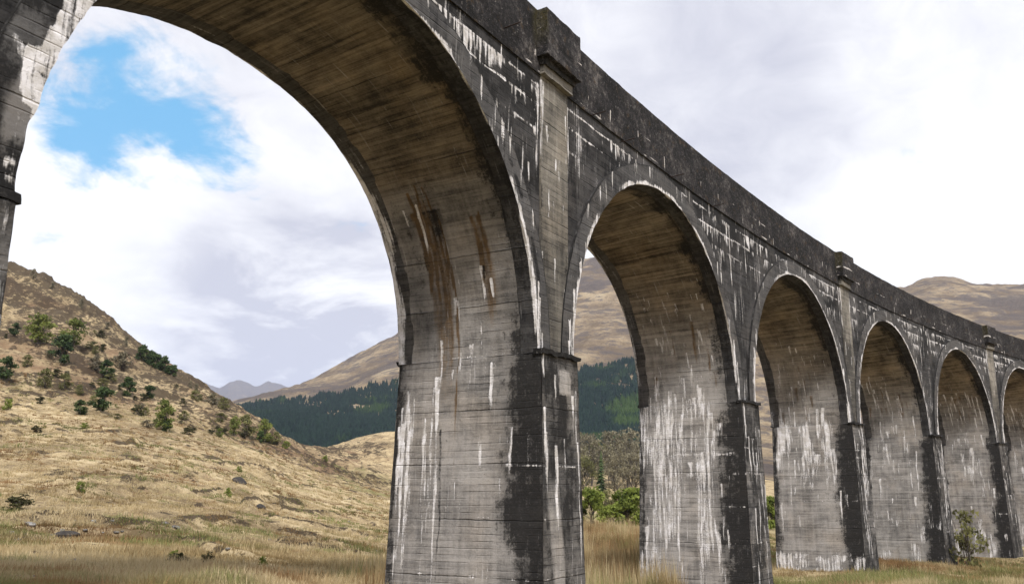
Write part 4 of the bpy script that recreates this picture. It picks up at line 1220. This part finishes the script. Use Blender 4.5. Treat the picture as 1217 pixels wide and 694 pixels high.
# --- trees and shrubs one by one on the hillside: (x, foot row, height in rows, kind, width, label)
HILL = [
    (46, 409, 37, 'birch', 1.3, 'large pale green birch high on the left hillside below the crag', 'tree'),
    (72, 433, 36, 'pine', 1.0, 'dark green pine just below and beside the large pale birch on the hillside', 'tree'),
    (86, 411, 34, 'birch', 1.2, 'yellowish birch against the dark crag, right of the large pale birch', 'tree'),
    (17, 399, 16, 'pine', 1.0, 'small dark pine high on the hillside beside the nearest viaduct pier', 'tree'),
    (53, 460, 22, 'olive', 0.8, 'yellow green shrub below the dark pine, left one of two side by side', 'shrub'),
    (76, 463, 20, 'olive', 0.8, 'yellow green shrub below the dark pine, right one of two side by side', 'shrub'),
    (5, 452, 28, 'pine', 1.1, 'dark bushy pine half hidden at the edge of the nearest viaduct pier', 'tree'),
    (32, 437, 15, 'olive', 0.8, 'small olive shrub between the pier and the dark pine', 'shrub'),
    (113, 441, 18, 'shrub', 0.9, 'grey green twiggy shrub on the slope right of the dark pine', 'shrub'),
    (126, 451, 24, 'pine', 1.0, 'lone dark pine in the middle of the slope beside a grey shrub', 'tree'),
    (144, 437, 20, 'shrub', 1.2, 'broad brown green shrub under the hill skyline', 'shrub'),
    (120, 488, 30, 'pine', 1.2, 'broad dark pine at the foot of the broken slope', 'tree'),
    (95, 493, 19, 'pine', 1.1, 'squat dark pine standing at the top edge of the smooth grass', 'tree'),
    (151, 471, 24, 'pine', 1.0, 'dark pine, left of two near the middle of the slope', 'tree'),
    (176, 475, 18, 'pine', 1.25, 'round dark pine, right of two near the middle of the slope', 'tree'),
    (194, 512, 40, 'birch', 0.9, 'tall slim yellow green birch at the foot of the broken slope', 'tree'),
    (197, 513, 18, 'pine', 1.0, 'low dark pine tucked beneath the tall slim birch', 'tree'),
    (163, 493, 14, 'heath', 1.1, 'dark low shrub left of the tall slim birch', 'shrub'),
    (172, 494, 11, 'olive', 1.0, 'tiny olive shrub touching the dark low one by the slim birch', 'shrub'),
    (232, 476, 14, 'olive', 1.0, 'olive shrub near the skyline below the clump of pines', 'shrub'),
    (252, 481, 15, 'shrub', 1.2, 'grey brown twiggy shrub on the skyline, first after the clump of pines', 'shrub'),
    (266, 486, 15, 'olive', 1.1, 'olive shrub on the skyline beside the grey brown twiggy one', 'shrub'),
    (278, 518, 26, 'birch', 0.9, 'upright yellow green birch near the right end of the hill', 'tree'),
    (291, 521, 30, 'olive', 0.75, 'large olive shrub at the right end of the hill', 'shrub'),
    (314, 526, 31, 'birch', 1.0, 'rounded light green birch, last tall tree at the right end of the hill', 'tree'),
    (309, 527, 15, 'pine', 0.9, 'small dark pine at the foot of the rounded light green birch', 'tree'),
    (261, 520, 13, 'birch', 1.0, 'little bright green birch left of the large olive shrub', 'tree'),
    (328, 528, 16, 'olive', 1.0, 'olive shrub right of the rounded light green birch', 'shrub'),
    (340, 533, 10, 'bush', 1.1, 'dark green low bush where the hill runs down to the knoll', 'bush'),
    (386, 548, 7, 'bush', 1.2, 'small round green bush on the knoll beyond the hillside', 'bush'),
    (218, 499, 12, 'olive', 1.0, 'small olive shrub right of the tall slim birch', 'shrub'),
    (222, 516, 11, 'heath', 1.2, 'dark flat shrub on the grass edge right of the tall slim birch', 'shrub'),
    (262, 502, 12, 'olive', 1.2, 'olive shrub between the skyline shrubs and the little green birch', 'shrub'),
    (94, 470, 12, 'olive', .9, 'small olive shrub above the squat dark pine', 'shrub'),
    (9, 487, 14, 'bush', .9, 'green bush at the grass edge beside the nearest viaduct pier', 'bush'),
    (43, 514, 10, 'heath', 1.3, 'dark low shrub on the grass below the paired shrubs', 'shrub'),
    (100, 509, 8, 'bush', 1.3, 'low green bush on the grass under the squat dark pine', 'bush'),
    (95, 585, 14, 'bush', .8, 'bright green bush alone on the open grass slope', 'bush'),
    (271, 590, 12, 'bush', .8, 'small yellow green bush beside the dark peat bank on the slope', 'bush'),
    (284, 560, 8, 'bush', 1.0, 'small green bush just above the dark peat bank', 'bush'),
    (21, 606, 20, 'heath', 1.6, 'dark heather bush low on the left of the grass slope', 'bush'),
    (212, 669, 18, 'heath', 1.9, 'dark heather mound near the bottom of the grass slope', 'bush'),
    (207, 664, 16, 'bush', .9, 'bright green shoots growing out of the dark heather mound', 'bush'),
    (247, 669, 18, 'heath', 1.1, 'dark green tuft at the right end of the heather mound', 'bush'),
    (312, 674, 18, 'bush', 0.75, 'bright green fern tuft near the bottom of the grass by the first pier', 'bush'),
]
for j, (x, y, hp, kind, wd, lab, cat) in enumerate(HILL):
    p, r_ = ground_at(x, y)
    nm = {'pine': 'pine_tree', 'birch': 'birch_tree'}.get(kind, 'heather_bush' if kind == 'heath' else ('shrub' if cat == 'shrub' else 'green_bush'))
    plant(nm, kind, p - Vector((0, 0, 0.15)), 0.88 * hp * r_ / FPX, lab, cat, 'trees and shrubs on the left hillside', wd, j % 3)

for j in range(11):                                   # the clump of pines on the skyline
    x = 166 + 4.0 * j + random.uniform(-1, 1)
    ysk = np.interp(x, [150, 163, 185, 208], [416, 424, 436, 447])
    p, r_ = ground_at(x, ysk + 1.5)
    plant('skyline_pine', 'pine', p - Vector((0, 0, 0.3)), random.uniform(10, 19) * r_ / FPX, 'dark pine in the close clump of pines on the hill skyline', 'tree', 'pines clumped on the hill skyline', random.uniform(.7, 1.0), j % 3)
for j, (x, yy) in enumerate(((62, 340), (97, 362), (39, 328), (127, 388), (150, 408), (226, 457), (233, 460))):
    p, r_ = ground_at(x, yy + 4)
    plant('skyline_birch', 'shrub', p - Vector((0, 0, 0.3)), random.uniform(8, 12) * r_ / FPX, 'thin bare tree standing against the sky on the hill crest', 'tree', 'thin bare trees on the hill crest', 0.55, j % 3)
for j in range(46):                                   # small dark shrubs dotted over the broken slope
    x = random.uniform(0, 330); t = random.random()
    ysk = np.interp(x, [0, 50, 100, 150, 200, 260, 300, 340], [322, 350, 376, 418, 446, 482, 502, 528])
    ylo = np.interp(x, [0, 200, 340], [492, 512, 532])
    p, r_ = ground_at(x, ysk + 6 + (ylo - ysk - 6) * t)
    plant('small_shrub', ('heath', 'olive', 'heath', 'shrub')[j % 4], p - Vector((0, 0, 0.05)), random.uniform(4, 9) * r_ / FPX, 'one of the small dark shrubs dotted over the broken upper slope', 'shrub', 'small shrubs dotted over the upper slope', random.uniform(1.0, 1.7), j % 3)

# --- wood beyond the second arch
WOOD = [
    (715, 590, 52, 'spruce', 0.85, 'dark pointed spruce standing in front of the bare wood between the piers', 'tree', 'spruce_tree'),
    (703, 627, 44, 'bush', 0.75, 'yellow green bush against the right edge of the nearest tall pier', 'bush', 'green_bush'),
    (745, 626, 42, 'bush', 1.0, 'large fresh green bush between the piers at the edge of the reeds', 'bush', 'green_bush'),
    (722, 606, 22, 'olive', 0.8, 'small olive shrub under the dark spruce between the piers', 'shrub', 'shrub'),
    (728, 628, 26, 'bush', 1.2, 'low yellow green bush in the middle of the gap between the piers', 'bush', 'green_bush'),
    (755, 612, 30, 'bush', 1.2, 'green bush behind the large fresh green one beside the second tall pier', 'bush', 'green_bush'),
    (776, 628, 40, 'bush', 1.0, 'fresh green bush behind the second tall pier', 'bush', 'green_bush'),
    (672, 626, 40, 'bush', 1.0, 'fresh green bush behind the nearest tall pier', 'bush', 'green_bush'),
    (916, 628, 34, 'bush', 0.8, 'green bush seen in the narrow gap behind the third pier', 'bush', 'green_bush'),
]
for j, (x, y, hp, kind, wd, lab, cat, nm) in enumerate(WOOD):
    p, r_ = ground_at(x, y)
    plant(nm, kind, p - Vector((0, 0, 0.05)), hp * r_ / FPX, lab, cat, None, wd, 10 + j % 3, 2.2 if kind == 'bush' else 1.0)
k = 0
for (d, hp, n_) in ((268, 13.0, 15), (300, 16.0, 15), (340, 19.0, 15), (390, 19.0, 15)):
    for j in range(n_):
        x = 610 + (250 / (n_ - 1)) * j + random.uniform(-8, 8)
        v = pixdir(x, 600); az = math.atan2(v[0], v[1]); rr_ = d * random.uniform(.94, 1.06)
        if d < 320 and 700 < x < 731: continue
        X, Y = CX + rr_ * math.sin(az), CY + rr_ * math.cos(az)
        kd = ('wood', 'olivewood', 'wood', 'wood')[k % 4]
        plant('bare_tree', kd, Vector((X, Y, on_ground(X, Y) - .2)), hp * random.uniform(.8, 1.1), 'grey brown tree just coming into leaf in the wood beyond the second arch', 'tree', 'trees in the wood beyond the second arch', random.uniform(0.65, 0.95), k % 4)
        k += 1

p, r_ = ground_at(1152, 674)
o = plant('sapling_thicket', 'olive', p, 58 * r_ / FPX, 'thin leafless thicket of saplings growing against a far viaduct pier', 'shrub', None, 0.7, 7, 0.40)

# --- plantation of conifers on the far slope: one mass
cnt = 34000
r = np.random.default_rng(77)
fx = r.uniform(255, 850, cnt); fd = np.exp(r.uniform(math.log(640), math.log(1420), cnt))
v0 = np.array([pixdir(a, 600) for a in (fx)])
faz = np.arctan2(v0[:, 0], v0[:, 1])
X = CX + fd * np.sin(faz); Y = CY + fd * np.cos(faz)
z = terrain(faz, fd)
slope = (z - CZ) / fd
# picture row of each foot, to keep the plantation's real upper and lower edge on the slope
D3 = np.stack([X - CX, Y - CY, z - CZ], -1)
row = PH / 2 - FPX * (D3 @ UP) / (D3 @ FW)
topy = np.interp(fx, [255, 280, 300, 340, 400, 440, 470, 580, 690, 757, 850], [492, 485, 480, 476, 468, 458, 451, 446, 437, 428, 430])
topy = topy + 9 * (fbm(fx / 14, fx * 0, 951, 4) - .5)
ok = (row > topy) & (fbm(X / 38, Y / 38, 955, 3) > 0.26)
# a ride of lighter trees and a small clearing
X, Y, z, fx, row = X[ok], Y[ok], z[ok], fx[ok], row[ok]
k = len(X)
hh = r.uniform(5.0, 9.0, k) * (0.8 + 0.5 * fbm(X / 60, Y / 60, 959, 3)); ww = hh * r.uniform(.26, .40, k)
V = []; seg = 5
ang = np.linspace(0, 2 * math.pi, seg, endpoint=False)
T = []
for (zb, zt, wr) in ((0.05, 0.60, 1.0), (0.35, 0.82, .72), (0.62, 1.0, .45)):
    a = ang[None, :] + r.uniform(0, 6, (k, 1))
    jr = r.uniform(.75, 1.2, (k, seg))
    ring = np.stack([X[:, None] + ww[:, None] * wr * jr * np.cos(a), Y[:, None] + ww[:, None] * wr * jr * np.sin(a), np.repeat((z + hh * zb)[:, None], seg, 1)], -1)
    apex = np.stack([X, Y, z + hh * zt], -1)[:, None, :]
    V.append(np.concatenate([ring, apex], 1))
V = np.stack(V, 1)                                 # k,3,seg+1,3
base = (np.arange(k * 3) * (seg + 1))[:, None]
F = np.concatenate([np.stack([base[:, 0] + q, base[:, 0] + (q + 1) % seg, base[:, 0] + seg], -1) for q in range(seg)])
larch_lit = sst(fbm(X / 70 + 3, Y / 45, 957, 3) + 0.30 * (fx > 600) * sst(row, 440, 490) * sst(row, 520, 500) * sst(fx, 700, 745), 0.62, 0.82)  # larch strips, plus a lit green band painted into the colour
tone = np.clip(r.random(k) * 0.35, 0, 1)
c = np.zeros((k, 3 * (seg + 1), 4)); c[..., 3] = tone[:, None]; c[..., 1] = larch_lit[:, None]
m, n = mat('plantation_needles')
_, gr_, _, tn_ = attr(n)
n.surf(n.mix(gr_, n.mix(tn_, (0.007, 0.016, 0.017), (0.034, 0.064, 0.042)), n.mix(tn_, (0.026, 0.050, 0.018), (0.085, 0.125, 0.04))), 0.85, spec=0.1)
mb = MB()
mb.tris(V.reshape(-1, 3), F, None, c.reshape(-1, 4))
tag(mb.build('conifer_forest', m, smooth=False), kind='stuff')


# --- grass: blades in tufts
def mat_grass():
    m, n = mat('dry_grass_blades')
    _, gr, br, tone = attr(n)
    base = n.ramp(tone, [(0.0, (0.24, 0.175, 0.085)), (0.5, (0.46, 0.365, 0.205)), (1.0, (0.60, 0.50, 0.32))])
    base = n.mix(br, base, n.mix(tone, (0.14, 0.085, 0.040), (0.37, 0.235, 0.115)))
    base = n.mix(gr, base, n.mix(tone, (0.095, 0.110, 0.034), (0.30, 0.305, 0.125)))
    n.surf(base, 0.85, transl=0.45, spec=0.15)
    return m


M_GRASS = mat_grass()


def grass(name, x0, x1, r0, r1, tufts, per, hgt, wid, spread, green, brown, seed, lean=0.5, mask=None):
    r = np.random.default_rng(seed)
    fx = r.uniform(x0, x1, tufts)
    azs = np.interp(fx, np.linspace(x0, x1, 40), [math.atan2(*pixdir(q, 600)[:2]) for q in np.linspace(x0, x1, 40)])
    fd = np.exp(r.uniform(math.log(r0), math.log(r1), tufts))
    X = CX + fd * np.sin(azs); Y = CY + fd * np.cos(azs)
    # keep out of the piers
    rad_ = np.hypot(X, Y + R); aa = np.arctan2(X, Y + R) * R
    inp = (np.abs((aa + S / 2) % S - S / 2) < PH_ + 0.3) & (rad_ - R > -0.55) & (rad_ - R < W + 0.3)
    dens = fbm(X / 2.4, Y / 2.4, seed + 1, 3)
    ok = ~inp & (dens > 0.27)
    if mask is not None: ok &= mask(X, Y, fd)
    X, Y, fd, azs, dens = X[ok], Y[ok], fd[ok], azs[ok], dens[ok]
    k = len(X)
    tone0 = np.clip(0.5 + 1.5 * (fbm(X / 5, Y / 5, seed + 2, 3) - .5) + r.normal(0, .14, k), 0, 1)
    g0 = np.clip(sst(fbm(X / 4.2, Y / 4.2, seed + 3, 3), 0.62 - green * .45, 0.80 - green * .45), 0, 1) * (green > 0)
    b0 = np.clip(sst(fbm(X / 6, Y / 3.5, seed + 4, 3), 0.66 - brown * .45, 0.82 - brown * .45), 0, 1) * (brown > 0)
    h0 = hgt * (0.35 + 1.3 * dens) * np.where(r.random(k) < .22, 1.9, 0.85) * r.uniform(.7, 1.3, k)
    n_ = k * per
    ti = np.repeat(np.arange(k), per)
    bx = X[ti] + r.normal(0, spread, n_); by = Y[ti] + r.normal(0, spread, n_)
    bz = terrain(np.arctan2(bx - CX, by - CY), np.hypot(bx - CX, by - CY))
    h = h0[ti] * r.uniform(.55, 1.15, n_)
    a = r.uniform(0, 6.283, n_); ln = h * lean * r.random(n_) ** .7
    w = wid * r.uniform(.6, 1.4, n_) * (0.6 + 0.4 * fd[ti] / r0)
    wa = a + 1.57 + r.normal(0, .5, n_)
    V = np.stack([np.stack([bx + w * np.cos(wa), by + w * np.sin(wa), bz - .04], -1), np.stack([bx - w * np.cos(wa), by - w * np.sin(wa), bz - .04], -1),
                  np.stack([bx + ln * np.cos(a), by + ln * np.sin(a), bz + h], -1)], 1)
    c = np.zeros((n_, 3, 4)); c[..., 3] = np.clip(tone0[ti] + r.normal(0, .15, n_), 0, 1)[:, None]
    c[..., 1] = (g0[ti] * (r.random(n_) < .85))[:, None]; c[..., 2] = b0[ti][:, None]
    mb = MB()
    mb.tris(V.reshape(-1, 3), np.arange(n_ * 3).reshape(-1, 3), None, c.reshape(-1, 4))
    return tag(mb.build(name, M_GRASS, smooth=False), kind='stuff')


grass('hillside_grass', -60, 640, 15, 190, 42000, 11, 0.145, 0.012, 0.16, 0.22, 0.30, 31, 0.9)
grass('short_green_grass', -60, 420, 11, 26, 2600, 12, 0.06, 0.008, 0.16, 0.55, 0.0, 33, 0.8)
grass('reed_grass', 640, 800, 34, 118, 5200, 16, 0.62, 0.014, 0.22, 0.05, 0.35, 35, 0.35)
grass('reed_grass', 400, 640, 26, 48, 700, 16, 0.5, 0.011, 0.18, 0.10, 0.45, 36, 0.35, lambda X, Y, d: fbm(X / 4, Y / 4, 37, 2) > .5)
grass('meadow_grass', 860, 1330, 36, 125, 17000, 14, 0.19, 0.014, 0.18, 0.45, 0.40, 39, 0.8)

# ------------------------------------------------------------------ ROCKS
m, n = mat('grey_rock')
oc = n.new('ShaderNodeTexCoord').outputs['Object']
oi = n.new('ShaderNodeObjectInfo').outputs['Random']
nn_ = n.noise(oc, 2.2, 7, 0.65)
base = n.ramp(n.math('ADD', nn_, n.math('MULTIPLY', n.math('SUBTRACT', oi, 0.5), 0.15)), [(0.3, (0.05, 0.046, 0.044)), (0.5, (0.17, 0.16, 0.155)), (0.68, (0.36, 0.345, 0.335))])
lich = n.ss(n.noise(n.vmath('ADD', oc, (5, 2, 1)), 1.6, 5), 0.52, 0.6)
base = n.mix(n.math('MULTIPLY', lich, 0.5), base, (0.16, 0.145, 0.06))
n.surf(base, 0.9, nn_, 0.8, 0.1)
M_ROCK = m
m, n = mat('dark_rock')
oc = n.new('ShaderNodeTexCoord').outputs['Object']
nn_ = n.noise(oc, 2.2, 7, 0.65)
n.surf(n.ramp(nn_, [(0.3, (0.014, 0.013, 0.013)), (0.55, (0.05, 0.045, 0.042)), (0.75, (0.16, 0.13, 0.10))]), 0.85, nn_, 0.8, 0.1)
M_DROCK = m


def rock_mesh(seed, mt_):
    r = np.random.default_rng(seed)
    nu, nv_ = 20, 12
    u = np.linspace(0, 2 * math.pi, nu + 1); v = np.linspace(0.02, math.pi - .02, nv_)
    U, Vv = np.meshgrid(u, v)
    D = np.stack([np.cos(U) * np.sin(Vv), np.sin(U) * np.sin(Vv), np.cos(Vv)], -1)
    rad = np.full(U.shape, 1.0)
    for _ in range(9):                              # cut by planes into facets
        d = r.normal(size=3); d /= np.linalg.norm(d); k_ = r.uniform(.55, .85)
        dd = D @ d
        rad = np.minimum(rad, np.where(dd > 0.05, k_ / np.maximum(dd, .05), 9))
    rad = rad * (1 + 0.12 * (fbm(D[..., 0] * 3 + 9, D[..., 1] * 3 + D[..., 2] * 3, seed, 3) - .5))
    rad[:, -1] = rad[:, 0]
    mb = MB(); mb.grid(D * rad[..., None] * np.array([1, .8, .62]), None, None, True)
    return mb.mesh('rock', mt_, False)


GREY = [rock_mesh(q, M_ROCK) for q in range(4)]; DARK = [rock_mesh(20 + q, M_DROCK) for q in range(2)]
ROCKS = [(78, 640, 20, 1, 'large dark boulder set in the turf low on the left slope'),
         (308, 604, 13, 1, 'dark split rock jutting from the slope below the peat bank'),
         (209, 628, 6, 0, 'pale rock lying alone in the middle of the grass slope'),
         (197, 622, 4, 0, 'small grey rock just above the pale one in the middle of the slope'),
         (35, 624, 7, 0, 'flat grey stone, uppermost of the scatter at lower left'),
         (20, 644, 6, 0, 'pale grey stone at lower left, nearest the pier edge'),
         (88, 667, 6, 0, 'grey stone below the large dark boulder'),
         (134, 679, 5, 0, 'pale stone at the bottom of the slope beside the green turf'),
         (60, 658, 5, 0, 'small grey stone left of the one below the dark boulder'),
         (12, 636, 7, 0, 'broad grey stone at the left edge of the picture'),
         (448, 655, 3, 0, 'tiny grey stone by the foot of the first pier'),
         (284, 573, 15, 1, 'dark overhanging peat bank rock in the middle of the grass slope')]
for j, (x, y, wp, dk_, lab) in enumerate(ROCKS):
    p, r_ = ground_at(x, y)
    s_ = wp * (0.6 if dk_ else 1.0) * r_ / FPX
    o = bpy.data.objects.new('boulder' if dk_ else 'stone', DARK[j % 2] if dk_ else GREY[j % 4])
    COL.objects.link(o); o.location = p + Vector((0, 0, s_ * .1)); o.scale = (s_ * (1.25 if dk_ else 1), s_, s_ * .9); o.rotation_euler = (random.uniform(-.2, .2), random.uniform(-.2, .2), random.uniform(0, 6))
    tag(o, lab, 'rock', 'rocks on the grass slope')
for j in range(34):
    x = random.uniform(-5, 150) if j < 26 else random.uniform(150, 430); y = random.uniform(618, 688)
    p, r_ = ground_at(x, y); s_ = random.uniform(1.6, 4.2) * r_ / FPX
    o = bpy.data.objects.new('small_stone', GREY[j % 4]); COL.objects.link(o)
    o.location = p; o.scale = (s_, s_, s_ * .8); o.rotation_euler = (0, 0, random.uniform(0, 6))
    tag(o, 'small grey stone in the scatter on the lower grass slope', 'stone', 'small stones scattered on the lower slope')

# ------------------------------------------------------------------ HAZE
m = bpy.data.materials.new('glen_haze')
m.use_nodes = True
n = NT(m.node_tree)
pv = n.new('ShaderNodeVolumePrincipled', {'Color': (0.66, 0.76, 1.0, 1.0), 'Density': 6.0e-5, 'Anisotropy': 0.0})
ov = n.new('ShaderNodeOutputMaterial')
n.t.links.new(pv.outputs[0], ov.inputs[1])
bx = 9800.0
zs_all = [min((o.matrix_world @ Vector(b)).z for b in o.bound_box) for o in COL.objects if o.type == 'MESH' and o.get('kind') == 'structure']
zt_all = [max((o.matrix_world @ Vector(b)).z for b in o.bound_box) for o in COL.objects if o.type == 'MESH' and o.get('kind') == 'structure']
zlo, zhi = min(zs_all) - 1.0, max(zt_all) + 20.0
P8 = np.array([(sx * bx, sy * bx, zz_) for zz_ in (zlo, zhi) for sy in (-1, 1) for sx in (-1, 1)])
mb = MB()
mb.quads(P8, np.array([(0, 2, 3, 1), (4, 5, 7, 6), (0, 1, 5, 4), (2, 6, 7, 3), (0, 4, 6, 2), (1, 3, 7, 5)]))
tag(mb.build('haze', m, smooth=False), kind='stuff')
